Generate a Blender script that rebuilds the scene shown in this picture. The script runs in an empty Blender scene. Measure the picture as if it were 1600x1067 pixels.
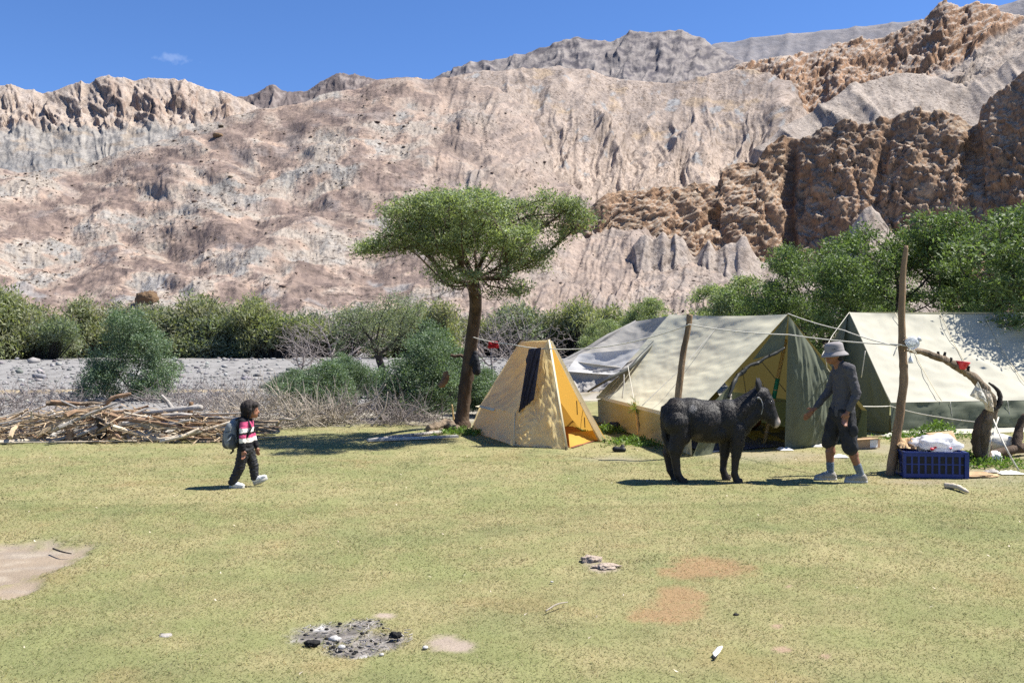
import bpy, bmesh, math, random
import numpy as np
from mathutils import Vector, Matrix
random.seed(7)
RNG = np.random.default_rng(11)

# ------------------------------------------------------------------ camera, sky, sun, exposure
scene = bpy.context.scene
C = scene.collection
FPX = 1422.0            # focal length in photo pixels (1600 wide) -> 32 mm
CAMH = 1.7
cam_d = bpy.data.cameras.new('camera')
cam_d.sensor_width = 36.0
cam_d.lens = 36.0 * FPX / 1600.0
cam_d.clip_start = 0.05
cam_d.clip_end = 20000
cam = bpy.data.objects.new('camera', cam_d)
C.objects.link(cam)
cam.location = (0, 0, CAMH)
cam.rotation_euler = (math.radians(90), 0, 0)
scene.camera = cam

SUN_EL, SUN_AZ = math.radians(57.5), math.radians(80)      # azimuth clockwise from +Y
sunvec = Vector((math.cos(SUN_EL) * math.sin(SUN_AZ), math.cos(SUN_EL) * math.cos(SUN_AZ), math.sin(SUN_EL)))
world = bpy.data.worlds.new('World')
scene.world = world
world.use_nodes = True
wn, wl = world.node_tree.nodes, world.node_tree.links
wn.clear()
w_out = wn.new('ShaderNodeOutputWorld')
w_bg = wn.new('ShaderNodeBackground')
w_bg.inputs['Strength'].default_value = 0.078
w_sky = wn.new('ShaderNodeTexSky')
w_sky.sky_type = 'NISHITA'
w_sky.sun_disc = False
w_sky.sun_elevation = SUN_EL
w_sky.sun_rotation = SUN_AZ
w_sky.altitude = 2500
w_sky.air_density = 1.05
w_sky.dust_density = 0.0
w_sky.ozone_density = 5.0
w_hs = wn.new('ShaderNodeHueSaturation')
w_hs.inputs['Saturation'].default_value = 1.12
wl.new(w_sky.outputs['Color'], w_hs.inputs['Color'])
# one small wisp of cloud in the upper left of the sky
w_tc = wn.new('ShaderNodeTexCoord')
cd = Vector(((270 - 800) / FPX, 1.0, (533.5 - 92) / FPX)).normalized()
w_sub = wn.new('ShaderNodeVectorMath'); w_sub.operation = 'SUBTRACT'; w_sub.inputs[1].default_value = cd
w_mul = wn.new('ShaderNodeVectorMath'); w_mul.operation = 'MULTIPLY'; w_mul.inputs[1].default_value = (1 / .017, 1 / .03, 1 / .0052)
w_len = wn.new('ShaderNodeVectorMath'); w_len.operation = 'LENGTH'
w_nz = wn.new('ShaderNodeTexNoise'); w_nz.inputs['Scale'].default_value = 150; w_nz.inputs['Detail'].default_value = 5
w_add = wn.new('ShaderNodeMath'); w_add.operation = 'MULTIPLY_ADD'; w_add.inputs[1].default_value = 2.6
w_mr = wn.new('ShaderNodeMapRange')
for i_, x_ in zip((1, 2, 3, 4), (2.3, 1.4, 0.0, .09)):
    w_mr.inputs[i_].default_value = x_
w_mix = wn.new('ShaderNodeMix'); w_mix.data_type = 'RGBA'; w_mix.inputs[7].default_value = (9.5, 9.8, 10.2, 1)
wl.new(w_tc.outputs['Generated'], w_sub.inputs[0]); wl.new(w_sub.outputs[0], w_mul.inputs[0]); wl.new(w_mul.outputs[0], w_len.inputs[0])
wl.new(w_tc.outputs['Generated'], w_nz.inputs['Vector'])
wl.new(w_nz.outputs['Fac'], w_add.inputs[0]); wl.new(w_len.outputs['Value'], w_add.inputs[2]); wl.new(w_add.outputs[0], w_mr.inputs[0])
w_tint = wn.new('ShaderNodeMix'); w_tint.data_type = 'RGBA'; w_tint.blend_type = 'MULTIPLY'; w_tint.inputs[0].default_value = 1.0; w_tint.inputs[7].default_value = (1.0, .97, 1.10, 1)
wl.new(w_hs.outputs['Color'], w_tint.inputs[6])
wl.new(w_mr.outputs[0], w_mix.inputs[0]); wl.new(w_tint.outputs[2], w_mix.inputs[6])
wl.new(w_mix.outputs[2], w_bg.inputs['Color'])
wl.new(w_bg.outputs['Background'], w_out.inputs['Surface'])

sun_d = bpy.data.lights.new('sun', 'SUN')
sun_d.energy = 5.0
sun_d.angle = math.radians(0.53)
sun_d.color = (1.0, 0.955, 0.88)
sun = bpy.data.objects.new('sun', sun_d)
C.objects.link(sun)
sun.location = sunvec * 60
sun.rotation_euler = sunvec.to_track_quat('Z', 'Y').to_euler()

vs = scene.view_settings
vs.view_transform = 'Standard'
vs.look = 'None'
vs.gamma = 1.0
vs.use_curve_mapping = False
vs.exposure = 1.1
scene.cycles.use_denoising = False
scene.cycles.max_bounces = 6
scene.cycles.diffuse_bounces = 3
scene.cycles.glossy_bounces = 2
scene.cycles.transmission_bounces = 4
scene.cycles.transparent_max_bounces = 6

# ------------------------------------------------------------------ helpers
def px(u, v, Y):
    """point at depth Y (metres) seen at photo position u, v"""
    return Vector(((u - 800.0) / FPX * Y, Y, CAMH - (v - 533.5) / FPX * Y))

def gd(u, v, z=0.0):
    """ground point (height z) seen at photo position u, v"""
    Y = (CAMH - z) * FPX / (v - 533.5)
    return Vector(((u - 800.0) / FPX * Y, Y, z))

_perm = np.random.default_rng(5).permutation(256).astype(np.int64)
_perm = np.concatenate([_perm, _perm])
_g = np.random.default_rng(6).normal(size=(256, 3))
_g /= np.linalg.norm(_g, axis=1)[:, None]

def gnoise(p):
    """gradient noise, p (N,3) -> about -1..1"""
    p = np.asarray(p, dtype=np.float64)
    i = np.floor(p).astype(np.int64)
    f = p - i
    i &= 255
    w = f * f * f * (f * (f * 6 - 15) + 10)
    out = np.zeros(len(p))
    for dx in (0, 1):
        a = _perm[i[:, 0] + dx]
        wx = w[:, 0] if dx else 1 - w[:, 0]
        for dy in (0, 1):
            b = _perm[(a + i[:, 1] + dy) & 255]
            wy = w[:, 1] if dy else 1 - w[:, 1]
            for dz in (0, 1):
                g = _g[_perm[(b + i[:, 2] + dz) & 255]]
                wz = w[:, 2] if dz else 1 - w[:, 2]
                d = g[:, 0] * (f[:, 0] - dx) + g[:, 1] * (f[:, 1] - dy) + g[:, 2] * (f[:, 2] - dz)
                out += wx * wy * wz * d
    return out * 1.5

def gnoise2(x, y, k=0):
    """2-D gradient noise in float32"""
    ix = np.floor(x); iy = np.floor(y)
    fx = (x - ix).astype(np.float32); fy = (y - iy).astype(np.float32)
    ix = ix.astype(np.int32) & 255; iy = iy.astype(np.int32) & 255
    wx = fx * fx * fx * (fx * (fx * 6 - 15) + 10); wy = fy * fy * fy * (fy * (fy * 6 - 15) + 10)
    r = []
    for dx in (0, 1):
        a = _p32[ix + dx + k]
        for dy in (0, 1):
            h = _p32[(a + iy + dy) & 255]
            r.append(_gx[h] * (fx - dx) + _gy[h] * (fy - dy))
    l = r[0] + wy * (r[1] - r[0]); h = r[2] + wy * (r[3] - r[2])
    return (l + wx * (h - l)) * np.float32(1.5)
_p32 = np.concatenate([_perm[:256]] * 3).astype(np.int32)
_ang = np.random.default_rng(9).uniform(0, 2 * np.pi, 256)
_gx = np.cos(_ang).astype(np.float32); _gy = np.sin(_ang).astype(np.float32)

def fbm(p, octv=4, gain=0.5, lac=2.03):
    """third coordinate is only a seed"""
    x, y, w = p[:, 0], p[:, 1], float(p[0, 2])
    s, a, t = 0, 1.0, 0
    for k in range(octv):
        q = 2.0 ** k * (lac / 2) ** k
        s = s + np.float32(a) * gnoise2(x * q + 13.7 * w + 5.3 * k, y * q + 7.9 * w + 3.1 * k, int(w * 31 + k * 17) % 200)
        t += a
        a *= gain
    return s / t

def ridged(p, octv=4, gain=0.5, lac=2.1):
    """0..1, sharp crests at 1"""
    x, y, w0 = p[:, 0], p[:, 1], float(p[0, 2])
    s, a, t, w = 0, 1.0, 0, 1.0
    for k in range(octv):
        q = lac ** k
        n = 1 - np.abs(gnoise2(x * q + 13.7 * w0 + 5.3 * k, y * q + 7.9 * w0 + 3.1 * k, int(w0 * 31 + k * 17) % 200)) * 1.6
        n = np.clip(n, 0, 1) ** 2
        s = s + np.float32(a) * n * w
        w = np.clip(n * 1.6, 0.2, 1)
        t += a
        a *= gain
    return s / t

def facets(x, y, k=0, tilt=1.0):
    """angular blocks: every jittered cell is a tilted plane at its own height"""
    ix = np.floor(x).astype(np.int32); iy = np.floor(y).astype(np.int32)
    best = np.full(len(x), 9e9, np.float32); val = np.zeros(len(x), np.float32)
    for dx in (-1, 0, 1):
        for dy in (-1, 0, 1):
            cx, cy = ix + dx, iy + dy
            h = _p32[(_p32[(cx + k) & 255] + cy) & 255]
            jx = cx + .5 + .45 * _gx[h]; jy = cy + .5 + .45 * _gy[h]
            ox, oy = (x - jx).astype(np.float32), (y - jy).astype(np.float32)
            d = ox * ox + oy * oy
            h2 = _p32[(h + 57 + k) & 255]
            v = _gx[h2] * .5 + tilt * (_gx[_p32[h2 + 3]] * ox + _gy[_p32[h2 + 3]] * oy)
            m = d < best
            best = np.where(m, d, best); val = np.where(m, v, val)
    return val

def sst(a, b, x):
    t = np.clip((x - a) / (b - a), 0, 1)
    return t * t * (3 - 2 * t)

def mixc(c, d, m):
    m = np.asarray(m)[..., None]
    return c * (1 - m) + np.asarray(d) * m

def np_mesh(name, verts, faces_flat, loop_counts=None, n=3, smooth=False, col=None):
    """fast mesh; faces_flat (F,n) index array"""
    me = bpy.data.meshes.new(name)
    verts = np.asarray(verts, dtype=np.float32)
    faces = np.asarray(faces_flat, dtype=np.int32)
    F, n = faces.shape
    me.vertices.add(len(verts))
    me.vertices.foreach_set('co', verts.ravel())
    me.loops.add(F * n)
    me.loops.foreach_set('vertex_index', faces.ravel())
    me.polygons.add(F)
    me.polygons.foreach_set('loop_start', np.arange(0, F * n, n, dtype=np.int32))
    me.polygons.foreach_set('loop_total', np.full(F, n, dtype=np.int32))
    if smooth:
        me.polygons.foreach_set('use_smooth', np.ones(F, dtype=bool))
    if col is not None:
        at = me.attributes.new('Col', 'FLOAT_COLOR', 'POINT')
        c4 = np.ones((len(verts), 4), dtype=np.float32)
        c4[:, :3] = np.clip(col, 0, 1)
        at.data.foreach_set('color', c4.ravel())
    me.update(calc_edges=True)
    return me

def grid_faces(nr, nc):
    a = np.arange(nr * nc).reshape(nr, nc)
    return np.stack([a[:-1, :-1], a[:-1, 1:], a[1:, 1:], a[1:, :-1]], -1).reshape(-1, 4)

def link(name, me, mat=None, parent=None, loc=None, rot=None):
    o = bpy.data.objects.new(name, me)
    C.objects.link(o)
    if mat is not None and me is not None:
        if len(me.materials) == 0:
            me.materials.append(mat)
    if parent is not None:
        o.parent = parent
    if loc is not None:
        o.location = loc
    if rot is not None:
        o.rotation_euler = rot
    return o

def tag(o, label, cat=None, group=None, kind=None):
    o['label'] = label
    if cat:
        o['category'] = cat
    if group:
        o['group'] = group
    if kind:
        o['kind'] = kind
    return o

def thing(name, label, cat, loc=(0, 0, 0), rotz=0, group=None):
    o = bpy.data.objects.new(name, None)
    C.objects.link(o)
    o.empty_display_size = 0.1
    o.location = loc
    o.rotation_euler = (0, 0, rotz)
    return tag(o, label, cat, group)

class MB:
    """collects shapes for one mesh"""
    def __init__(self):
        self.v, self.f = [], []
    def add(self, v, f):
        b = len(self.v)
        self.v += [tuple(p) for p in v]
        self.f += [tuple(i + b for i in q) for q in f]
        return self
    def tube(self, pts, rad, n=6, cap=True, jitter=0.0, phase=0.0, squash=1.0):
        pts = [Vector(p) for p in pts]
        if not hasattr(rad, '__len__'):
            rad = [rad] * len(pts)
        vs_, fs_ = [], []
        up = None
        for i, p in enumerate(pts):
            d = (pts[min(i + 1, len(pts) - 1)] - pts[max(i - 1, 0)])
            if d.length < 1e-9:
                d = Vector((0, 0, 1))
            d.normalize()
            if up is None:
                up = d.orthogonal().normalized()
            else:
                up = (up - d * up.dot(d))
                up = up.normalized() if up.length > 1e-6 else d.orthogonal().normalized()
            s = d.cross(up)
            for k in range(n):
                a = 2 * math.pi * k / n + phase
                r = rad[i] * (1 + (random.uniform(-jitter, jitter) if jitter else 0))
                vs_.append(p + up * (math.cos(a) * r) + s * (math.sin(a) * r * squash))
        for i in range(len(pts) - 1):
            for k in range(n):
                a, b = i * n + k, i * n + (k + 1) % n
                fs_.append((a, b, b + n, a + n))
        if cap:
            fs_.append(tuple(range(n - 1, -1, -1)))
            m = (len(pts) - 1) * n
            fs_.append(tuple(m + k for k in range(n)))
        return self.add(vs_, fs_)
    def box(self, lo, hi, mat=None):
        (x0, y0, z0), (x1, y1, z1) = lo, hi
        v = [Vector(p) for p in ((x0, y0, z0), (x1, y0, z0), (x1, y1, z0), (x0, y1, z0), (x0, y0, z1), (x1, y0, z1), (x1, y1, z1), (x0, y1, z1))]
        if mat is not None:
            v = [mat @ p for p in v]
        return self.add(v, [(0, 3, 2, 1), (4, 5, 6, 7), (0, 1, 5, 4), (1, 2, 6, 5), (2, 3, 7, 6), (3, 0, 4, 7)])
    def lathe(self, prof, n=16, mat=None, closed=False):
        vs_, fs_ = [], []
        for r, z in prof:
            for k in range(n):
                a = 2 * math.pi * k / n
                p = Vector((r * math.cos(a), r * math.sin(a), z))
                vs_.append(mat @ p if mat is not None else p)
        for i in range(len(prof) - 1):
            for k in range(n):
                a, b = i * n + k, i * n + (k + 1) % n
                fs_.append((a, b, b + n, a + n))
        return self.add(vs_, fs_)
    def ball(self, c, r, sc=(1, 1, 1), n=12, m=8, mat=None):
        vs_, fs_ = [], []
        c = Vector(c)
        for i in range(m + 1):
            th = math.pi * i / m
            for k in range(n):
                a = 2 * math.pi * k / n
                p = Vector((r * sc[0] * math.sin(th) * math.cos(a), r * sc[1] * math.sin(th) * math.sin(a), r * sc[2] * math.cos(th)))
                if mat is not None:
                    p = mat @ p
                vs_.append(c + p)
        for i in range(m):
            for k in range(n):
                a, b = i * n + k, i * n + (k + 1) % n
                fs_.append((a, a + n, b + n, b))
        return self.add(vs_, fs_)
    def mesh(self, name, smooth=False):
        me = bpy.data.meshes.new(name)
        me.from_pydata([tuple(p) for p in self.v], [], self.f)
        if smooth:
            me.polygons.foreach_set('use_smooth', [True] * len(me.polygons))
        me.update()
        return me
    def build(self, name, mat, parent=None, smooth=False, loc=None):
        return link(name, self.mesh(name, smooth), mat, parent, loc)

# ------------------------------------------------------------------ materials
M = {}
def new_mat(name):
    m = bpy.data.materials.new(name)
    m.use_nodes = True
    nt = m.node_tree
    nt.nodes.clear()
    out = nt.nodes.new('ShaderNodeOutputMaterial')
    return m, nt, out

def N(nt, typ, **kw):
    n = nt.nodes.new(typ)
    for k, v in kw.items():
        if k.startswith('_'):
            setattr(n, k[1:], v)
        else:
            n.inputs[k.replace('__', ' ')].default_value = v
    return n

def noise_node(nt, scale, detail=4, rough=0.55, coord=None, vec_scale=None):
    t = nt.nodes.new('ShaderNodeTexNoise')
    t.inputs['Scale'].default_value = scale
    t.inputs['Detail'].default_value = detail
    t.inputs['Roughness'].default_value = rough
    if coord is not None:
        if vec_scale is not None:
            mp = nt.nodes.new('ShaderNodeMapping')
            mp.inputs['Scale'].default_value = vec_scale
            nt.links.new(coord, mp.inputs['Vector'])
            coord = mp.outputs['Vector']
        nt.links.new(coord, t.inputs['Vector'])
    return t.outputs['Fac']

def ramp(nt, fac, stops):
    r = nt.nodes.new('ShaderNodeValToRGB')
    e = r.color_ramp.elements
    while len(e) < len(stops):
        e.new(0.5)
    for i, (p, c) in enumerate(stops):
        e[i].position = p
        e[i].color = (*c, 1) if len(c) == 3 else c
    nt.links.new(fac, r.inputs['Fac'])
    return r.outputs['Color']

def mixn(nt, fac, a, b, blend='MIX'):
    m = nt.nodes.new('ShaderNodeMix')
    m.data_type = 'RGBA'
    m.blend_type = blend
    for sock, val in ((m.inputs[0], fac), (m.inputs[6], a), (m.inputs[7], b)):
        if hasattr(val, 'links') or hasattr(val, 'is_linked'):
            nt.links.new(val, sock)
        elif hasattr(val, '__len__'):
            sock.default_value = (*val, 1) if len(val) == 3 else val
        else:
            sock.default_value = val
    return m.outputs[2]

def mr(nt, v, a, b, c, d):
    n = nt.nodes.new('ShaderNodeMapRange')
    for i, x in zip((1, 2, 3, 4), (a, b, c, d)):
        n.inputs[i].default_value = x
    nt.links.new(v, n.inputs[0])
    return n.outputs[0]

def coord(nt, kind='Object'):
    return nt.nodes.new('ShaderNodeTexCoord').outputs[kind]

def bump(nt, h, strength=0.3, dist=0.02):
    b = nt.nodes.new('ShaderNodeBump')
    b.inputs['Strength'].default_value = strength
    b.inputs['Distance'].default_value = dist
    nt.links.new(h, b.inputs['Height'])
    return b.outputs['Normal']

def simple(name, colr, rough=0.8, var=0.25, scale=6.0, bscale=40.0, bstr=0.25, bdist=0.01, spec=0.3, metal=0.0, vec_scale=None, col2=None):
    """principled with colour variation and fine relief"""
    m, nt, out = new_mat(name)
    b = nt.nodes.new('ShaderNodeBsdfPrincipled')
    co = coord(nt)
    f = noise_node(nt, scale, 5, 0.6, co, vec_scale)
    c = np.array(colr)
    lo = tuple(np.clip(c * (1 - var), 0, 1)) if col2 is None else col2
    hi = tuple(np.clip(c * (1 + var), 0, 1))
    nt.links.new(ramp(nt, f, [(0.3, lo), (0.7, hi)]), b.inputs['Base Color'])
    b.inputs['Roughness'].default_value = rough
    b.inputs['Metallic'].default_value = metal
    b.inputs['Specular IOR Level'].default_value = spec
    nt.links.new(bump(nt, noise_node(nt, bscale, 3, 0.6, co, vec_scale), bstr, bdist), b.inputs['Normal'])
    nt.links.new(b.outputs[0], out.inputs['Surface'])
    M[name] = m
    return m

def cloth(name, colr, trans=0.3, tcol=None, var=0.12, rough=0.85, weave=220.0, dirt=0.25, bdist=0.004):
    """fabric: diffuse plus light coming through"""
    m, nt, out = new_mat(name)
    co = coord(nt)
    c = np.array(colr)
    f = noise_node(nt, 1.7, 5, 0.6, co)
    base = ramp(nt, f, [(0.3, tuple(c * (1 - var))), (0.7, tuple(np.clip(c * (1 + var), 0, 1)))])
    d = noise_node(nt, 7.0, 6, 0.65, co)
    base = mixn(nt, mr(nt, d, 0.55, 0.8, 0.0, dirt), base, tuple(c * 0.55))
    b = nt.nodes.new('ShaderNodeBsdfPrincipled')
    nt.links.new(base, b.inputs['Base Color'])
    b.inputs['Roughness'].default_value = rough
    b.inputs['Specular IOR Level'].default_value = 0.2
    nrm = bump(nt, noise_node(nt, weave, 2, 0.5, co), 0.10, bdist * .5)
    nt.links.new(nrm, b.inputs['Normal'])
    t = nt.nodes.new('ShaderNodeBsdfTranslucent')
    if tcol is None:
        nt.links.new(base, t.inputs['Color'])
    else:
        t.inputs['Color'].default_value = (*tcol, 1)
    mx = nt.nodes.new('ShaderNodeMixShader')
    mx.inputs[0].default_value = trans
    nt.links.new(b.outputs[0], mx.inputs[1])
    nt.links.new(t.outputs[0], mx.inputs[2])
    nt.links.new(mx.outputs[0], out.inputs['Surface'])
    M[name] = m
    return m

def attr_mat(name, rough=0.95, spec=0.1, nscale=1.0, namt=0.25, bscale=1.0, bstr=0.5, bdist=0.3, nscale2=None, namt2=0.0, speck=None):
    """colour from the Col attribute times fine mottling, with relief"""
    m, nt, out = new_mat(name)
    a = nt.nodes.new('ShaderNodeAttribute')
    a.attribute_name = 'Col'
    geo = nt.nodes.new('ShaderNodeNewGeometry')
    pos = geo.outputs['Position']
    f = noise_node(nt, nscale, 6, 0.7, pos)
    k = mr(nt, f, 0.25, 0.75, 1 - namt, 1 + namt)
    c = mixn(nt, 1.0, a.outputs['Color'], k, 'MULTIPLY')
    if nscale2:
        f2 = noise_node(nt, nscale2, 4, 0.6, pos)
        c = mixn(nt, 1.0, c, mr(nt, f2, 0.3, 0.7, 1 - namt2, 1 + namt2), 'MULTIPLY')
    if speck:
        # scattered darker stones, patchy
        s1 = noise_node(nt, speck[0], 3, 0.6, pos)
        s2 = noise_node(nt, speck[0] * .06, 4, 0.6, pos)
        k1 = nt.nodes.new('ShaderNodeMath'); k1.operation = 'MULTIPLY'
        nt.links.new(mr(nt, s1, .55, .61, 0, 1), k1.inputs[0]); nt.links.new(mr(nt, s2, .42, .6, .15, 1), k1.inputs[1])
        k2 = nt.nodes.new('ShaderNodeMath'); k2.operation = 'MULTIPLY'; k2.inputs[1].default_value = speck[1]
        nt.links.new(k1.outputs[0], k2.inputs[0])
        c = mixn(nt, k2.outputs[0], c, (.075, .058, .048))
    b = nt.nodes.new('ShaderNodeBsdfPrincipled')
    nt.links.new(c, b.inputs['Base Color'])
    b.inputs['Roughness'].default_value = rough
    b.inputs['Specular IOR Level'].default_value = spec
    nt.links.new(bump(nt, noise_node(nt, bscale, 8, 0.7, pos), bstr, bdist), b.inputs['Normal'])
    nt.links.new(b.outputs[0], out.inputs['Surface'])
    M[name] = m
    return m

def leaf_mat(name, lo, hi, trans=0.35, dry=None, dryamt=0.0):
    m, nt, out = new_mat(name)
    geo = nt.nodes.new('ShaderNodeNewGeometry')
    r = geo.outputs['Random Per Island']
    c = ramp(nt, r, [(0.0, lo), (1.0, hi)])
    f = noise_node(nt, 0.9, 3, 0.5, geo.outputs['Position'])
    c = mixn(nt, 1.0, c, mr(nt, f, 0.3, 0.7, 0.75, 1.25), 'MULTIPLY')
    if dry is not None:
        f2 = noise_node(nt, 0.35, 3, 0.5, geo.outputs['Position'])
        c = mixn(nt, mr(nt, f2, 0.45, 0.65, 0, dryamt), c, dry)
    d = nt.nodes.new('ShaderNodeBsdfPrincipled')
    nt.links.new(c, d.inputs['Base Color'])
    d.inputs['Roughness'].default_value = 0.55
    d.inputs['Specular IOR Level'].default_value = 0.35
    t = nt.nodes.new('ShaderNodeBsdfTranslucent')
    nt.links.new(mixn(nt, 1.0, c, (1.1, 1.2, 0.5), 'MULTIPLY'), t.inputs['Color'])
    mx = nt.nodes.new('ShaderNodeMixShader')
    mx.inputs[0].default_value = trans
    nt.links.new(d.outputs[0], mx.inputs[1])
    nt.links.new(t.outputs[0], mx.inputs[2])
    nt.links.new(mx.outputs[0], out.inputs['Surface'])
    M[name] = m
    return m

attr_mat('terrain', nscale=0.55, namt=0.34, bscale=0.35, bstr=0.75, bdist=1.4, nscale2=0.06, namt2=0.16, speck=(.8, .8))
attr_mat('terrain_far', nscale=0.05, namt=0.25, bscale=0.06, bstr=0.6, bdist=6.0)
attr_mat('lawn_soil', nscale=60.0, namt=0.22, bscale=45.0, bstr=0.6, bdist=0.02, nscale2=2.0, namt2=0.10)

# ------------------------------------------------------------------ the mountains
def interp(pts, u):
    a = np.array(pts, dtype=float)
    return np.interp(u, a[:, 0], a[:, 1])

def normals(P):
    du = np.gradient(P, axis=1)
    dv = np.gradient(P, axis=0)
    n = np.cross(du, dv)
    n /= np.linalg.norm(n, axis=2, keepdims=True) + 1e-9
    return n

def smooth1(a, k):
    if k < 2:
        return a
    ker = np.hanning(2 * k + 1)
    ker /= ker.sum()
    return np.convolve(np.pad(a, k, mode='edge'), ker, mode='valid')

def sheet(name, u0, u1, nc, nr, top, D0, D1, disp, colour, mat='terrain', vb=None, prof=1.0, soft=4, back=14, label=None, crest=.45, smooth=False, rows=1.0, tint=(1.12, 1.14, 1.17)):
    """one mountain flank: a skin from its foot (distance D0) to its crest (distance D1) and down the far side"""
    u = np.linspace(u0, u1, nc)
    vt = smooth1(interp(top, u), soft)
    d0 = interp(D0, u) if hasattr(D0, '__len__') else np.full(nc, float(D0))
    d1 = interp(D1, u) if hasattr(D1, '__len__') else np.full(nc, float(D1))
    vbase = 533.5 + CAMH * FPX / d0 + 6 if vb is None else (interp(vb, u) if hasattr(vb, '__len__') else np.full(nc, float(vb)))
    t = np.linspace(0, 1, nr) ** rows
    tt = t[:, None] * np.ones((1, nc))
    V = vbase + (vt - vbase) * tt
    D = d0 + (d1 - d0) * tt ** prof
    U = u[None, :] * np.ones((nr, 1))
    # rows behind the crest
    Db = d1[None, :] * (1 + 0.02 * np.arange(1, back + 1)[:, None] ** 1.3)
    zt = CAMH - (vt - 533.5) / FPX * d1
    Zb = zt[None, :] - (Db - d1[None, :]) * 0.45
    Z = CAMH - (V - 533.5) / FPX * D
    Dall = np.vstack([D, Db])
    Zall = np.vstack([Z, Zb])
    Uall = np.vstack([U, np.repeat(u[None, :], back, 0)])
    Vall = np.vstack([V, np.repeat(vt[None, :], back, 0)])
    T = np.vstack([tt, 1 + np.arange(1, back + 1)[:, None] / back * np.ones((1, nc))])
    P = np.stack([(Uall - 800) / FPX * Dall, Dall, Zall], -1)
    n = -normals(P)
    if n[nr // 2, nc // 2, 1] > 0:
        n = -n
    n[nr - 2:] = n[nr - 3][None]
    sh = P.shape[:2]
    d, hor = disp(P.reshape(-1, 3), Uall.ravel(), Vall.ravel(), T.ravel())
    d = np.asarray(d, dtype=np.float64).reshape(sh)
    d = d * (1 - crest * sst(.80, 1.0, T))
    for kb in range(back):
        d[nr + kb] = d[nr - 1] * (1 - (kb + 1) / back)
    d = d.ravel()
    # keep the foot down
    foot = sst(0.0, 0.05, T.ravel())
    P2 = P + n * (d * foot * Dall.ravel() / FPX).reshape(*sh, 1)
    if hor is not None:
        P2 = P2 + hor.reshape(*sh, 3)
    n2 = normals(P2)
    if n2[nr // 2, nc // 2, 1] > 0:
        n2 = -n2
    flat = np.abs(n2[..., 2]).ravel()
    col = colour(P2.reshape(-1, 3), Uall.ravel(), Vall.ravel(), T.ravel(), flat, d)
    col = col * np.array(tint)
    me = np_mesh(name, P2.reshape(-1, 3), grid_faces(*sh), smooth=smooth, col=col)
    o = link(name, me, M[mat])
    tag(o, label or name.replace('_', ' '), None, None, 'structure')
    return P2

def uv3(u, v, su, sv, w=0.0):
    return np.stack([u / su, v / sv, np.full_like(u, w)], -1)

TAN = np.array((.300, .222, .170)); PALE = np.array((.40, .345, .285)); MAUVE = np.array((.165, .118, .095))
GREYG = np.array((.33, .325, .30)); RUST = np.array((.255, .155, .095)); RUST2 = np.array((.315, .20, .125))
PINKT = np.array((.345, .245, .18)); DARK = np.array((.085, .068, .058)); SLATE = np.array((.17, .155, .155))

# --- far ridges
def far_disp(amp, su):
    def f(P, u, v, t):
        # spurs and gullies running down from the crest
        w = fbm(uv3(u, v, 60, 60, 3), 3) * 18
        r = ridged(uv3(u + w + (v - 80) * .3, v, su, su * 2.2, 5), 5, .55)
        q = fbm(uv3(u, v, 14, 14, 7), 4)
        return amp * (r - .5) * 2 + amp * .5 * q, None
    return f
def grey_col(P, u, v, t, fl, d):
    n = fbm(uv3(u, v + u * .1, 30, 9, 2), 5)
    n2 = fbm(uv3(u, v, 9, 5, 9), 4)
    c = mixc(np.array([(.165, .145, .135)] * len(u)), (.082, .074, .078), sst(-.02, .25, n + .5 * n2) )
    return mixc(c, (.24, .212, .19), sst(.05, .4, -n - n2 * .6) * .7)
sheet('far_ridge', 1000, 1900, 260, 44, [(1000, 100), (1110, 70), (1160, 62), (1200, 55), (1290, 47), (1370, 38), (1430, 31), (1480, 28), (1540, 14), (1600, -2), (1700, -30), (1900, -60)],
      2300, 3000, far_disp(3.5, 50), lambda P, u, v, t, fl, d: mixc(np.array([(.135, .13, .138)] * len(u)), (.18, .166, .165), sst(-.2, .3, fbm(uv3(u, v, 40, 7, 2), 5))), 'terrain_far', vb=200, soft=5,
      label='distant bluish grey mountain ridge')
sheet('grey_mountain', 620, 1300, 440, 72, [(620, 150), (690, 114), (725, 100), (760, 94), (830, 80), (870, 66), (905, 57), (935, 61), (948, 67), (965, 58), (985, 49), (1010, 47), (1022, 50), (1050, 45), (1075, 49), (1100, 60), (1120, 74), (1150, 92), (1200, 118), (1300, 160)],
      1300, 1700, far_disp(6, 40), grey_col, 'terrain_far', vb=190, soft=3, label='grey rocky mountain behind the eroded slopes')
sheet('dark_ridge', 330, 660, 230, 50, [(330, 175), (370, 150), (395, 148), (405, 141), (425, 133), (435, 136), (448, 144), (470, 140), (478, 142), (500, 128), (518, 120), (530, 113), (545, 117), (556, 115), (570, 121), (600, 128), (660, 150)],
      900, 1040, far_disp(4.5, 22), lambda P, u, v, t, fl, d: mixc(np.array([(.115, .093, .086)] * len(u)), (.22, .185, .165), sst(.05, .35, fbm(uv3(u - v, v, 20, 9, 4), 5)) * .8), 'terrain_far', vb=215, soft=2,
      label='dark jagged ridge behind the debris slope')

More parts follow.
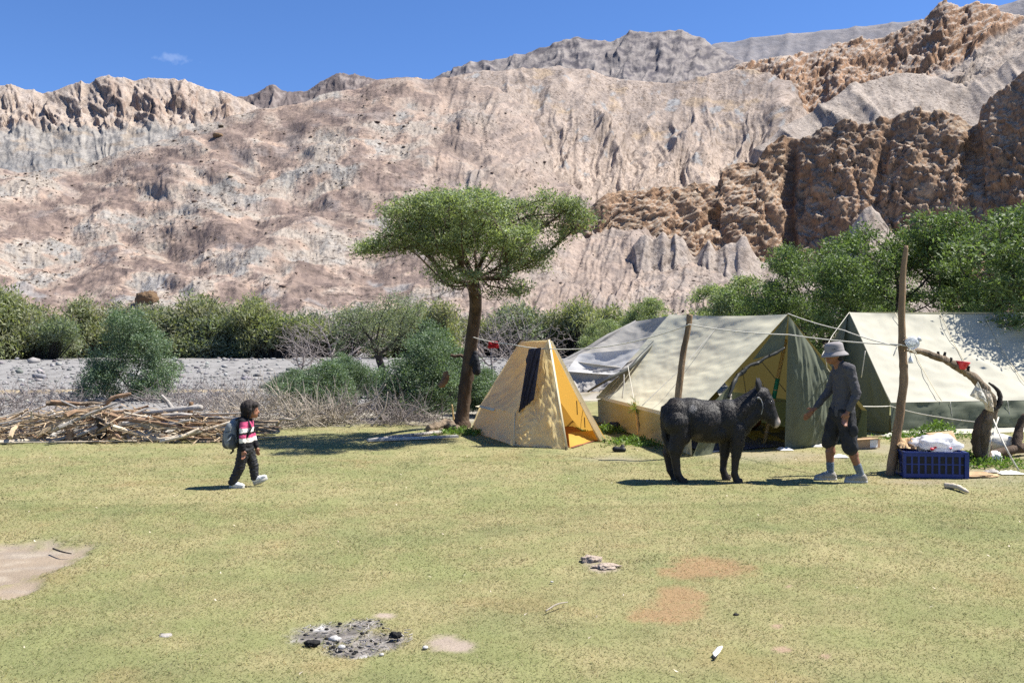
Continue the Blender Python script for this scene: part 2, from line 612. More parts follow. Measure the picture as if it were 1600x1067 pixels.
# --- left: brown crags over a pale grey band
def crag_disp(P, u, v, t):
    w = fbm(uv3(u, v, 40, 40, 1), 3) * 14
    up = sst(215, 185, v)
    # leaning crags, steep on one side
    r = ridged(uv3(u * .8 - v * .55 + w, v * .8 + u * .25, 34, 42, 2), 5, .55)
    b = np.abs(fbm(uv3(u - v * .4, v, 16, 13, 8), 4))
    low = ridged(uv3(u + w * .5, v, 13, 60, 4), 4, .5)
    big = ridged(uv3(u * .75 - v * .6 + w * 1.5, v * .9 + u * .2, 75, 95, 12), 3, .5)
    d = up * (24 * (big - .5) + 8 * (r - .45) + 6 * facets((u - v * .5) / 22 + w / 30, (v + u * .2) / 26, 4) + 3 * facets((u - v * .4) / 9 + w / 20, v / 10, 8) + 3 * b) + (1 - up) * (3.2 * (low - .5) * (.4 + sst(-.1, .25, fbm(uv3(u, v, 60, 30, 17), 2))) + 9 * fbm(uv3(u, v, 55, 40, 8), 3) + 2.2 * fbm(uv3(u, v, 9, 6, 5), 4))
    return d, None
def crag_col(P, u, v, t, fl, d):
    up = sst(203, 190, v + 7 * fbm(uv3(u, v, 25, 25, 6), 3))
    scree = mixc(np.array([(.275, .22, .175)] * len(u)), (.30, .25, .21), sst(-.2, .3, fbm(uv3(u, v, 14, 10, 3), 4)))
    rock = mixc(np.array([(.235, .17, .13)] * len(u)), (.15, .112, .09), sst(-.1, .3, fbm(uv3(u, v, 8, 8, 2), 4)))
    c = mixc(scree, rock, np.clip(sst(.72, .42, fl) * .85 + sst(.0, 7.0, d) * .75, 0, 1))
    grey = mixc(np.array([(.235, .215, .19)] * len(u)), (.135, .128, .12), sst(-.02, .35, fbm(uv3(u, v, 15, 9, 5), 5)) * .85)
    grey = mixc(grey, (.24, .19, .14), sst(.1, .3, fbm(uv3(u, v, 40, 14, 25), 4)) * .6)
    grey = mixc(grey, (.13, .13, .13), sst(235, 258, v + 10 * fbm(uv3(u, v, 20, 20, 3), 2)) * sst(110, 60, u) * .6)
    return mixc(grey, c, up)
sheet('left_crags', -420, 470, 600, 116, [(-420, 120), (-250, 150), (-100, 126), (0, 133), (18, 131), (40, 139), (52, 138), (66, 143), (88, 138), (105, 130), (122, 126), (126, 123), (134, 130), (150, 122), (165, 118), (180, 123), (192, 119), (210, 126), (222, 121), (245, 119), (270, 120), (290, 126), (330, 139), (380, 156), (420, 172), (470, 190)],
      470, 680, crag_disp, crag_col, vb=300, soft=2, crest=.75, label='brown craggy ridge above a pale grey rock band')

# --- upper right cliffs
def strata(s, lo=.25, hi=.6):
    # bench-and-wall steps: flat, then a sudden rise
    k = np.floor(s)
    f = s - k
    return k + sst(lo, hi, f) - s
def blocky(u, v, s, w=0):
    a = fbm(uv3(u, v, s, s, w), 2)
    b = ridged(uv3(u, v, s * .7, s * .7, w + 4), 4, .55)
    return a, b
def ucliff_disp(P, u, v, t):
    # strata dip to the lower left; bench and wall alternate
    w = fbm(uv3(u, v, 50, 50, 2), 3) * 16
    s = v + u * .42 + w
    bench = strata(s / 13 + .5 * fbm(uv3(u, v, 40, 30, 14), 3)) * .9 + .5 * strata(s / 5.2 + fbm(uv3(u, v, 30, 30, 15), 2))
    big = fbm(uv3(u, v, 75, 60, 9), 3)
    cr = np.abs(fbm(uv3(u + v * .6, v, 17, 22, 5), 4))
    d = 24 * big + 3.5 * bench + 2 * cr + 8 * facets((u + v * .5) / 34 + w / 30, (v + u * .3) / 26, 3) + 3.6 * facets((u + v * .4) / 13 + w / 20, v / 10 + w / 20, 9) + 2.2 * facets(u / 6.5, v / 4.5, 5)
    rg = sst(1480, 1620, u) * sst(40, 90, v)
    return d * (1 - .75 * rg), None
def cliff_col(ru=RUST, scree=(.32, .27, .225), lo=.40, hi=.66):
    def f(P, u, v, t, fl, d):
        n = fbm(uv3(u, v, 26, 26, 3), 5)
        n2 = fbm(uv3(u, v * 2.2, 9, 9, 6), 4)
        rock = mixc(np.array([ru] * len(u)), RUST2, sst(0, .35, n))
        rock = mixc(rock, (.13, .088, .062), sst(.02, .35, n2) * .7)
        return mixc(rock, scree, sst(lo, hi, fl + .12 * n2))
    return f
def ucliff_col(P, u, v, t, fl, d):
    c = cliff_col(RUST * .92, (.30, .255, .215), .5, .74)(P, u, v, t, fl, d)
    sl = np.array([(.27, .235, .205)] * len(u))
    sl = mixc(sl, (.20, .165, .14), sst(0, .3, fbm(uv3(u * .8 + v, v - u * .2, 14, 50, 3), 4)))
    line = v - (20 + (1600 - u) * .62)
    g = sst(4, 16, line + 9 * fbm(uv3(u, v, 30, 30, 8), 3)) * sst(1440, 1475, u)
    return mixc(c, sl, g)
sheet('upper_cliffs', 1120, 1900, 500, 130, [(1120, 118), (1150, 104), (1200, 96), (1225, 88), (1290, 78), (1325, 66), (1380, 57), (1405, 46), (1432, 38), (1446, 27), (1458, 18), (1468, 8), (1480, 1), (1492, 2), (1502, 10), (1520, 7), (1535, 12), (1552, 15), (1570, 21), (1590, 25), (1610, 30), (1680, 5), (1900, -60)],
      440, 560, ucliff_disp, ucliff_col, vb=270, soft=2, tint=(1.2, 1.18, 1.16), label='upper brown cliffs with leaning strata')

# --- eroded pale slopes (badlands)
def bad_disp(P, u, v, t):
    w = fbm(uv3(u, v, 70, 70, 2), 3) * 30
    big = ridged(uv3(u + w + (v - 200) * .25, v, 120, 240, 1), 2, .5)
    g = ridged(uv3(u + w * .9 + (v - 200) * .2, v, 30, 130, 3), 4, .5)
    f = ridged(uv3(u + w * .8, v, 9, 55, 6), 3, .5)
    lo = sst(150, 215, v)
    top = 1 - sst(1.0, 1.05, t)
    return 34 * (big - .5) + (5 + 10 * lo) * (g - .5) + (1.6 + 3.0 * lo) * (f - .5) + 3.0 * fbm(uv3(u, v, 16, 11, 8), 4), None
def bad_col(P, u, v, t, fl, d):
    n = fbm(uv3(u, v + u * .15, 55, 26, 2), 5)
    n2 = fbm(uv3(u, v, 8, 5, 9), 4)
    c = mixc(np.array([(.275, .222, .182)] * len(u)), (.205, .168, .143), sst(-.05, .3, n))
    c = mixc(c, (.335, .265, .21), sst(195, 265, v + 30 * n) * .75)
    c = mixc(c, (.17, .135, .112), sst(.1, .32, fbm(uv3(u + v * .3, v, 16, 44, 61), 4)) * .5)
    c = mixc(c, (.29, .215, .14), sst(.18, .4, fbm(uv3(u, v, 60, 22, 12), 4)) * sst(230, 190, v) * .65)
    c = mixc(c, (.22, .22, .215), sst(.25, .4, fbm(uv3(u, v, 34, 20, 15), 4)) * .8)
    return mixc(c, (.13, .095, .07), sst(.16, .42, n2) * .75)
sheet('eroded_slopes', 560, 1420, 560, 170, [(560, 150), (620, 124), (660, 120), (700, 116), (740, 108), (800, 107), (850, 105), (900, 107), (950, 112), (1000, 118), (1050, 122), (1090, 112), (1130, 103), (1170, 100), (1210, 108), (1235, 135), (1260, 165), (1300, 205), (1420, 300)],
      [(560, 260), (900, 270), (1250, 300), (1420, 320)], [(560, 400), (850, 470), (1130, 500), (1250, 490), (1420, 470)], bad_disp, bad_col, vb=470, soft=4, prof=1.25, rows=.75, label='pale gullied badland slopes')

# --- smooth pale hills between the two cliff bands
def hill_disp(P, u, v, t):
    w = fbm(uv3(u, v, 50, 50, 2), 3) * 14
    g = ridged(uv3(u + w - (v - 150) * .6, v, 26, 120, 3), 4, .45)
    return 24 * (ridged(uv3(u - v * .7 + w, v, 90, 160, 4), 2) - .5) + 4.5 * (g - .5) + .4 * fbm(uv3(u, v, 8, 8, 8), 4), None
def hill_col(P, u, v, t, fl, d):
    n = fbm(uv3(u + v, v - u * .3, 40, 20, 2), 4)
    c = mixc(np.array([(.285, .24, .20)] * len(u)), (.20, .168, .142), sst(-.05, .3, n))
    return mixc(c, (.15, .115, .09), sst(.22, .45, fbm(uv3(u, v, 9, 5, 4), 4)) * .7)
sheet('scree_hills', 1150, 1900, 330, 90, [(1150, 270), (1190, 222), (1215, 205), (1240, 184), (1270, 172), (1300, 150), (1330, 132), (1370, 118), (1400, 110), (1425, 109), (1450, 116), (1480, 128), (1510, 140), (1540, 120), (1600, 80), (1680, 50), (1900, 10)],
      [(1150, 300), (1900, 290)], [(1150, 360), (1420, 420), (1900, 430)], hill_disp, hill_col, vb=330, soft=5, label='smooth pale scree hills between the cliffs')

# --- lower right cliffs
def lcliff_disp(P, u, v, t):
    w = fbm(uv3(u, v, 60, 60, 2), 3) * 18
    big = fbm(uv3(u + w, v, 75, 95, 4), 3)
    col = np.abs(fbm(uv3(u + w * .8, v, 46, 60, 7), 3)) * 1.6
    cleft = sst(12, 2, np.abs(u - 1236 + 4 * np.sin(v / 23))) * sst(205, 230, v) + sst(13, 3, np.abs(u - 1388 + .2 * (v - 200))) * .8 + sst(9, 3, np.abs(u - 1522 - .1 * (v - 200))) * .6 + sst(10, 2, np.abs(u - 1114 - .35 * (v - 330))) * .7
    lay = strata((v + w * .6 + u * .06) / 12 + .8 * fbm(uv3(u, v, 45, 30, 14), 3)) + .2 * strata((v + w * .5) / 4.6 + fbm(uv3(u, v, 22, 22, 16), 3))
    blk = np.abs(fbm(uv3(u, v, 12, 10, 5), 4))
    rough = .45 + .55 * sst(-.15, .2, fbm(uv3(u, v, 90, 70, 21), 2))
    d = 20 * big + 12 * (col - .3) - 14 * cleft + rough * (2.5 * lay + 9 * facets(u / 40 + w / 40, v / 48, 7) + 5.5 * facets(u / 15 + w / 30, v / 12 + w / 40, 11)) + 2.2 * facets(u / 6.5, v / 4.5, 2) + .6 * fbm(uv3(u, v, 4, 4, 6), 3)
    return d, None
def lcliff_col(P, u, v, t, fl, d):
    c = cliff_col(RUST, (.29, .235, .185), .50, .74)(P, u, v, t, fl, d)
    c = mixc(c, (.12, .085, .062), sst(.08, .4, fbm(uv3(u, v, 11, 70, 31), 4)) * .6)
    c = mixc(c, (.33, .25, .175), sst(.1, .4, fbm(uv3(u, v, 70, 14, 37), 4)) * .5)
    st = sst(10, 3, np.abs(u - 1240)) * sst(215, 240, v)
    return mixc(c, (.07, .055, .048), st * .8)
sheet('lower_cliffs', 880, 1900, 600, 155, [(880, 345), (930, 318), (950, 302), (975, 296), (1000, 297), (1030, 293), (1045, 288), (1070, 287), (1090, 279), (1108, 281), (1118, 288), (1126, 262), (1140, 255), (1165, 250), (1180, 253), (1198, 230), (1220, 214), (1240, 213), (1250, 216), (1262, 211), (1280, 198), (1320, 188), (1345, 192), (1375, 182), (1395, 178), (1430, 168), (1450, 172), (1475, 170), (1500, 177), (1516, 196), (1524, 192), (1530, 168), (1545, 150), (1570, 132), (1600, 110), (1650, 85), (1900, 0)],
      [(880, 205), (1236, 225), (1500, 205), (1900, 180)], [(880, 225), (1236, 262), (1500, 245), (1900, 215)], lcliff_disp, lcliff_col, vb=560, soft=1, prof=1.1, rows=.6, tint=(1.14, 1.16, 1.16), label='rust brown conglomerate cliffs above the trees')

# --- pale cones at the cliff foot
def cone_disp(P, u, v, t):
    w = fbm(uv3(u, v, 30, 30, 2), 2) * 6
    return 5 * (ridged(uv3(u + w, v, 16, 90, 3), 2) - .5) + .3 * fbm(uv3(u, v, 5, 5, 8), 3), None
def cone_col(P, u, v, t, fl, d):
    n = fbm(uv3(u, v, 20, 20, 2), 4)
    return mixc(np.array([(.30, .25, .208)] * len(u)), (.23, .185, .15), sst(-.05, .3, n))
sheet('scree_cones', 960, 1480, 280, 64, [(960, 440), (985, 392), (1000, 368), (1010, 366), (1020, 376), (1030, 366), (1036, 360), (1046, 374), (1056, 364), (1070, 376), (1084, 404), (1096, 388), (1108, 374), (1118, 394), (1132, 384), (1142, 378), (1150, 381), (1158, 368), (1166, 370), (1178, 396), (1190, 410), (1290, 410), (1318, 376), (1340, 340), (1352, 324), (1362, 322), (1376, 336), (1400, 370), (1430, 400), (1480, 430)],
      175, 202, cone_disp, cone_col, vb=560, soft=2, label='pale smooth scree cones at the foot of the cliffs')

# --- the broad debris slope
def deb_zone(u, v):
    """0 = brown varnished debris, 1 = pale rocky outcrop"""
    w = fbm(uv3(u, v, 90, 50, 2), 3) * 45
    s = v + u * .35 + w
    a = np.sin(s / 21.0 + 1.5 * fbm(uv3(u, v, 160, 80, 5), 3))
    n = fbm(uv3(u + v * .7, v * 1.6, 60, 30, 9), 4)
    return np.clip(.5 + .5 * a * .7 + n * 1.1, 0, 1)
def deb_disp(P, u, v, t):
    z = deb_zone(u, v)
    w = fbm(uv3(u, v, 60, 60, 2), 3) * 20
    rt = sst(600, 780, u)
    g = ridged(uv3(u + w + (v - 200) * .5, v, 30, 120, 3), 4, .5)
    f = ridged(uv3(u + w * .6, v, 9, 40, 6), 3, .5)
    big = fbm(uv3(u, v * 1.5, 150, 100, 1), 3)
    rock = sst(.1, .35, fbm(uv3(u, v, 5, 3.4, 8), 4))
    sc = sst(.0, .7, t) * .8 + .35
    foot = sst(410, 470, v) * sst(620, 800, u)
    d = 34 * big + 9 * fbm(uv3(u + v * .8, v * 1.5 - u * .3, 60, 34, 41), 4) + ((2.0 + 9 * rt) * (g - .5) + (1.0 + 1.6 * rt + 4.0 * foot) * (f - .5)) + (.3 + z) * 1.0 * rock + .9 * z * facets(u / 6, v / 4, 3) + .6 * fbm(uv3(u, v, 4, 3, 12), 3)
    return d, None
def deb_col(P, u, v, t, fl, d):
    z = deb_zone(u, v)
    n = fbm(uv3(u + v * 1.2, v, 26, 9, 3), 5)
    fine = fbm(uv3(u, v, 4.2, 2.6, 4), 3)
    rt = sst(600, 800, u)
    brown = mixc(np.array([(.195, .145, .118)] * len(u)), (.130, .097, .083), sst(-.08, .2, n))
    tan = mixc(np.array([(.27, .212, .170)] * len(u)), (.29, .212, .162), sst(-.1, .3, fbm(uv3(u, v, 45, 18, 6), 4)))
    pale = mixc(np.array([(.285, .246, .203)] * len(u)), (.225, .212, .19), sst(-.05, .25, fbm(uv3(u, v, 50, 25, 11), 4)))
    c = mixc(brown, tan, sst(.32, .50, z + .12 * fine))
    c = mixc(c, pale, sst(.60, .82, z + .15 * fine) * .9)
    c = mixc(c, (.135, .10, .082), sst(.12, .38, fbm(uv3(u + v * 1.5, v * 1.2 - u * .35, 34, 12, 51), 4)) * .55 * sst(.7, .3, z))
    # grey slate patches low down and at mid slope
    slate = sst(.16, .36, fbm(uv3(u, v, 70, 26, 33), 4)) * (.35 + .65 * sst(360, 430, v))
    c = mixc(c, (.215, .208, .20), slate * .7)
    dots = sst(.22, .42, fine) * (.35 + .65 * sst(.35, .75, z))
    c = mixc(c, (.115, .088, .072), dots * .72)
    right = mixc(np.array([(.27, .213, .173)] * len(u)), (.20, .163, .14), sst(-.1, .3, n))
    right = mixc(right, (.14, .105, .085), dots * .5)
    return mixc(c, right, rt * .75)
P_DEB = sheet('debris_slope', -420, 1330, 960, 190, [(-420, 290), (-200, 262), (0, 262), (60, 264), (95, 261), (140, 256), (200, 238), (240, 226), (300, 201), (350, 182), (400, 166), (450, 160), (500, 150), (540, 142), (580, 131), (610, 126), (650, 124), (690, 122), (730, 124), (770, 134), (800, 150), (830, 178), (850, 215), (872, 276), (900, 296), (950, 328), (1000, 358), (1050, 386), (1100, 414), (1150, 440), (1200, 462), (1330, 520)],
      [(-420, 110), (700, 110), (1330, 135)], [(-420, 300), (0, 290), (400, 330), (700, 360), (830, 345), (872, 300), (1000, 235), (1150, 190), (1330, 150)], deb_disp, deb_col, soft=4, prof=1.35, label='broad stony debris slope across the river')

# boulders lying on the debris slope
def icos(sub=0):
    bm = bmesh.new()
    bmesh.ops.create_icosphere(bm, subdivisions=sub + 1, radius=1.0)
    v = np.array([p.co[:] for p in bm.verts])
    f = np.array([[q.index for q in p.verts] for p in bm.faces])
    bm.free()
    return v, f
ICO_V, ICO_F = icos(0)
ICO2_V, ICO2_F = icos(1)

def scatter_rocks(name, pts, sizes, mat, cols, kind='stuff', flat=.65, label='', rng=RNG, sink=0.15):
    n = len(pts)
    nv = len(ICO_V)
    V = np.repeat(ICO_V[None], n, 0) * rng.uniform(.62, 1.25, (n, nv, 1))
    sc = np.stack([rng.uniform(.7, 1.4, n), rng.uniform(.7, 1.3, n), rng.uniform(.75, 1.15, n) * flat], -1)
    V = V * sc[:, None, :] * sizes[:, None, None]
    a = rng.uniform(0, 6.283, n)
    ca, sa = np.cos(a)[:, None], np.sin(a)[:, None]
    x, y = V[..., 0] * ca - V[..., 1] * sa, V[..., 0] * sa + V[..., 1] * ca
    V = np.stack([x, y, V[..., 2]], -1) + pts[:, None, :]
    V[..., 2] += (sizes * flat * (1 - sink * 2) * .6)[:, None]
    F = (ICO_F[None] + (np.arange(n) * nv)[:, None, None]).reshape(-1, 3)
    me = np_mesh(name, V.reshape(-1, 3), F, col=np.repeat(cols, nv, 0))
    o = link(name, me, mat)
    tag(o, label, None, None, kind)
    return o

nr_, nc_ = P_DEB.shape[:2]
rr = RNG.integers(6, nr_ - 16, 16000)
cc = RNG.integers(0, nc_, 16000)
pp = P_DEB[rr, cc]
uu = pp[:, 0] / pp[:, 1] * FPX + 800
vv = 533.5 - (pp[:, 2] - CAMH) / pp[:, 1] * FPX
keep = (deb_zone(uu, vv) + RNG.uniform(-.25, .55, len(uu)) > .58) & (RNG.uniform(0, 1, len(uu)) < np.where(uu > 640, .35, 1.0))
pp = pp[keep][:4600]
def on_slope(u, v):
    q = P_DEB[:-14].reshape(-1, 3)
    e = (q[:, 0] / q[:, 1] * FPX + 800 - u) ** 2 + (533.5 - (q[:, 2] - CAMH) / q[:, 1] * FPX - v) ** 2
    return Vector(q[e.argmin()])
sz = np.clip(RNG.lognormal(.05, .5, len(pp)), .5, 4.5) * pp[:, 1] / FPX
bc = np.array([(.12, .09, .072)]) * RNG.uniform(.6, 1.7, (len(pp), 1)) * RNG.uniform(.92, 1.08, (len(pp), 3))
scatter_rocks('boulders', pp, sz, M['terrain'], bc, label='dark boulders strewn over the debris slope')

# ------------------------------------------------------------------ the ground
def ell(u, v, ru, rv):
    c = gd(u, v)
    return (c.x, c.y, ru * c.y / FPX, rv * c.y * c.y / (CAMH * FPX))
E_BARE = [ell(20, 882, 86, 40), ell(-60, 890, 120, 52), ell(20, 918, 42, 15)]
E_BURNT = [ell(1108, 885, 66, 17), ell(1060, 893, 34, 10), ell(1066, 928, 42, 14), ell(1042, 957, 66, 16), ell(1056, 943, 50, 16)]
E_ASH = [ell(515, 990, 58, 16), ell(595, 998, 52, 17), ell(555, 1012, 50, 12), ell(570, 975, 30, 8)]
E_DIRT = [ell(692, 1003, 30, 12), ell(715, 1009, 26, 10), ell(600, 961, 18, 5), ell(925, 876, 16, 6), ell(945, 887, 26, 7)]
E_PINK = [ell(1213, 977, 10, 4), ell(1222, 1015, 16, 6), ell(1290, 1027, 8, 6), ell(1232, 917, 6, 3)]
E_WORN = [ell(1200, 712, 120, 10), ell(1480, 735, 110, 22), ell(1560, 700, 90, 20), ell(1370, 700, 60, 12), ell(700, 668, 60, 6), ell(960, 716, 60, 4), ell(1440, 752, 60, 6)]

def emask(X, Y, es, nz, soft=.35, rag=.5):
    m = np.zeros(len(X))
    for (x, y, rx, ry) in es:
        r = np.sqrt(((X - x) / rx) ** 2 + ((Y - y) / ry) ** 2) + nz * rag
        m = np.maximum(m, sst(1 + soft * .5, 1 - soft, r))
    return m

def lawn_edge(X):
    return np.interp(X, [-30, -9, -7, -5.2, -4.3, -2.5, -.8, .5, 2, 30], [15.2, 15.2, 15.8, 17.0, 18.2, 19.0, 19.2, 22, 26, 27])

def ground_fields(X, Y):
    P = np.stack([X, Y, np.zeros_like(X)], -1)
    n1 = fbm(P * .55, 3)
    n2 = fbm(P * 2.3 + 7, 4)
    n3 = fbm(P * 9.0 + 3, 3)
    n4 = fbm(P * 26.0 + 3, 2)
    rag = n2 * .45 + n3 * .35 + n4 * .2
    f = {}
    f['bare'] = emask(X, Y, E_BARE, rag, .3, .8)
    f['burnt'] = emask(X, Y, E_BURNT, rag + n1 * .3, .45, 1.2) * sst(-.75, .0, n3 + .6 * n4 + .25)
    f['ash'] = emask(X, Y, E_ASH, rag, .4, .9)
    f['dirt'] = emask(X, Y, E_DIRT, rag, .5, 1.2)
    f['pink'] = emask(X, Y, E_PINK, rag, .5, .8)
    f['worn'] = emask(X, Y, E_WORN, rag, .9, .9)
    f['edge'] = sst(.5, -.5, Y - lawn_edge(X) + .6 * n1 + .5 * n2)
    f['n1'], f['n2'], f['n3'], f['n4'] = n1, n2, n3, n4
    return f

GREEN = np.array((.208, .216, .092)); STRAW = np.array((.290, .258, .130)); OLIVE = np.array((.174, .188, .083))
def lawn_colour(X, Y, f):
    n = len(X)
    c = mixc(np.array([GREEN] * n), STRAW, sst(-.25, .45, f['n1'] * .5 + f['n2'] * .6 + .12))
    c = mixc(c, OLIVE, sst(.05, .45, fbm(np.stack([X * 1.1 + 40, Y * .8, np.zeros(n)], -1), 4)) * .6)
    c = mixc(c, (.30, .215, .11), sst(.22, .45, fbm(np.stack([X * .9 - 20, Y * .9, np.zeros(n) + 5], -1), 4)) * .35)
    return c

def ground_z(X, Y):
    P = np.stack([X, Y, np.zeros_like(X)], -1)
    z = .035 * fbm(P * .45 + 2, 3) + .012 * fbm(P * 2.0 + 9, 3)
    return z * sst(45, 20, Y) * sst(1.0, 4.0, Y)

# one sheet to the horizon; dense near the camera
uc = np.concatenate([[-60000, -12000, -4000], np.linspace(-700, 2300, 400), [5600, 13600, 61000]])
yr = np.concatenate([[-4000, -300, -30, .5, 2.5], 1 / np.linspace(1 / 4.0, 1 / 30.0, 150), np.linspace(31, 130, 50), [300, 1200, 6000]])
Yg, Ug = np.meshgrid(yr, uc, indexing='ij')
Xg = (Ug - 800) / FPX * np.where(Yg < 4, 4, Yg)
Xf, Yf = Xg.ravel(), Yg.ravel()
gf = ground_fields(Xf, Yf)
gcol = lawn_colour(Xf, Yf, gf) * .88
gcol = mixc(gcol, (.25, .20, .148), gf['bare'])
gcol = mixc(gcol, (.245, .205, .165), gf['bare'] * sst(.0, .35, fbm(np.stack([Xf * 1.5, Yf * 6, 0 * Xf + 2], -1), 4)))
gcol = mixc(gcol, (.34, .29, .225), gf['bare'] * sst(.05, .35, fbm(np.stack([Xf * 2.5, Yf * 7, 0 * Xf + 9], -1), 4)) * .8)
gcol = mixc(gcol, (.255, .165, .09), gf['burnt'] * .85)
gcol = mixc(gcol, (.30, .245, .195), gf['dirt'])
gcol = mixc(gcol, (.30, .20, .15), gf['pink'] * .8)
gcol = mixc(gcol, (.22, .20, .18), gf['ash'])
gcol = mixc(gcol, (.10, .092, .086), gf['ash'] * sst(-.1, .25, gf['n3'] + gf['n4'] * .5))
gcol = mixc(gcol, (.46, .45, .44), gf['ash'] * sst(.22, .4, -gf['n3'] * .6 - gf['n2'] * .5))
gcol = mixc(gcol, (.25, .215, .16), gf['worn'] * .65)
rough_c = mixc(np.array([(.29, .265, .225)] * len(Xf)), (.19, .17, .12), sst(-.1, .3, gf['n2']))
gcol = mixc(rough_c, gcol, gf['edge'])
gz = ground_z(Xf, Yf)
gz = gz - .03 * gf['bare'] * gf['edge'] - .012 * gf['ash'] + .02 * emask(Xf, Yf, [ell(925, 876, 18, 6)], gf['n3'])
g_me = np_mesh('ground', np.stack([Xf, Yf, gz], -1), grid_faces(len(yr), len(uc)), smooth=True, col=gcol)
tag(link('ground', g_me, M['lawn_soil']), 'short grazed meadow with bare patches', None, None, 'structure')

# riverbed: pale gravel sheet across the middle distance
ub = np.linspace(-900, 2500, 260)
yb = np.concatenate([np.linspace(19.5, 40, 50), np.linspace(41, 108, 50)])
Yb, Ub = np.meshgrid(yb, ub, indexing='ij')
Xb = (Ub - 800) / FPX * Yb
Xb_, Yb_ = Xb.ravel(), Yb.ravel()
Pb = np.stack([Xb_, Yb_, 0 * Xb_], -1)
bank = sst(.0, 1.0, Yb_ - (lawn_edge(Xb_) + 3.2 + 1.2 * fbm(Pb * .4, 3)))
och = np.exp(-((Yb_ - (30.5 + .02 * Xb_)) / .9) ** 2) * sst(-.1, .1, fbm(Pb * np.array([.35, .5, 1]) + np.array([4, 4, 4]), 3) + .12)
zb = -.06 + .10 * bank + .10 * fbm(Pb * .5, 4) * bank + .10 * sst(42, 46, Yb_) + .16 * sst(58, 63, Yb_ + 2 * fbm(Pb * .15, 2))
cb = mixc(np.array([(.225, .218, .208)] * len(Xb_)), (.15, .145, .138), sst(-.1, .3, fbm(Pb * 1.2, 4)))
cb = mixc(cb, (.33, .245, .12), och * .7)
tag(link('riverbed', np_mesh('riverbed', np.stack([Xb_, Yb_, zb], -1), grid_faces(len(yb), len(ub)), smooth=True, col=cb), M['lawn_soil']), 'dry pale gravel riverbed behind the camp', None, None, 'structure')

def bed_z(X, Y):
    P = np.stack([X, Y, 0 * X], -1)
    return np.maximum(0, -.06 + .10 + .10 * fbm(P * .5, 4) + .10 * sst(42, 46, Y) + .16 * sst(58, 63, Y + 2 * fbm(P * .15, 2)))
attr_mat('stone', nscale=7.0, namt=.22, bscale=14., bstr=.4, bdist=.03)
nst = 6600
ys = 1 / RNG.uniform(1 / 72, 1 / 22.5, nst)
us = RNG.uniform(-350, 1500, nst)
xs = (us - 800) / FPX * ys
ok = ys > lawn_edge(xs) + 4
xs, ys = xs[ok], ys[ok]
ssz = np.clip(RNG.lognormal(-3.3, .5, len(xs)), .02, .2) * (.35 + ys / 35)
sc_ = np.array([(.25, .243, .235)]) * RNG.uniform(.45, 1.25, (len(xs), 1)) * RNG.uniform(.95, 1.05, (len(xs), 3))
scatter_rocks('river_stones', np.stack([xs, ys, bed_z(xs, ys)], -1), ssz, M['stone'], sc_, label='pale grey cobbles covering the dry riverbed')

# grass blades
def grass_blades(n, y0, y1, h, w, seed):
    rng = np.random.default_rng(seed)
    # even by area within the wedge seen by the camera, with a margin
    Y = np.sqrt(rng.uniform(y0 ** 2, y1 ** 2, n))
    X = rng.uniform(-1, 1, n) * (.62 * Y + 2.2)
    f = ground_fields(X, Y)
    keep = (f['edge'] > rng.uniform(.25, .9, n)) & (f['bare'] < rng.uniform(.03, .35, n)) & (f['ash'] < rng.uniform(.1, 1.15, n)) & (f['dirt'] < rng.uniform(.1, .8, n)) & (f['worn'] < rng.uniform(.2, 1.3, n)) & (f['pink'] < rng.uniform(.1, 1, n))
    X, Y = X[keep], Y[keep]
    f = {k: v[keep] for k, v in f.items()}
    n = len(X)
    c = lawn_colour(X, Y, f)
    c = mixc(c, (.42, .28, .15), f['burnt'] * np.where(rng.uniform(0, 1, n) < .82, .92, .15))
    br = rng.uniform(.58, 1.5, n)
    c = c * br[:, None] * rng.uniform(.9, 1.1, (n, 3))
    straw = rng.uniform(0, 1, n) < .15
    c[straw] = mixc(c[straw], (.52, .46, .28), np.full(straw.sum(), .7))
    green = rng.uniform(0, 1, n) < .16
    c[green] = mixc(c[green], (.15, .19, .07), np.full(green.sum(), .6))
    short = 1 - .2 * f['burnt'] - .3 * f['worn']
    H = h * rng.uniform(.45, 1.25, n) * short * (1 + .5 * np.clip(f['n2'], -1, 1))
    W = w * rng.uniform(.7, 1.3, n)
    a = rng.uniform(0, 6.283, n)
    ln = rng.uniform(.9, 2.4, n) * H
    la = rng.uniform(0, 6.283, n)
    base = np.stack([X, Y, ground_z(X, Y) - .004], -1)
    dx = np.stack([np.cos(a) * W, np.sin(a) * W, 0 * a], -1)
    tip = base + np.stack([np.cos(la) * ln, np.sin(la) * ln, H], -1)
    V = np.stack([base - dx, base + dx, tip], 1).reshape(-1, 3)
    return V, np.repeat(c, 3, 0)
gv, gc = [], []
for args in ((190000, 3.4, 6.6, .0150, .0032, 1), (135000, 6.6, 9.5, .0165, .0048, 2), (90000, 9.5, 13.5, .018, .0072, 3), (52000, 13.5, 21.0, .021, .0110, 4)):
    a_, b_ = grass_blades(*args)
    gv.append(a_); gc.append(b_)
gv, gc = np.concatenate(gv), np.concatenate(gc)
m, nt, out = new_mat('grass')
a_ = nt.nodes.new('ShaderNodeAttribute'); a_.attribute_name = 'Col'
d_ = nt.nodes.new('ShaderNodeBsdfDiffuse'); t_ = nt.nodes.new('ShaderNodeBsdfTranslucent')
nt.links.new(a_.outputs['Color'], d_.inputs['Color']); nt.links.new(a_.outputs['Color'], t_.inputs['Color'])
mx_ = nt.nodes.new('ShaderNodeMixShader'); mx_.inputs[0].default_value = .5
nt.links.new(d_.outputs[0], mx_.inputs[1]); nt.links.new(t_.outputs[0], mx_.inputs[2]); nt.links.new(mx_.outputs[0], out.inputs['Surface'])
M['grass'] = m
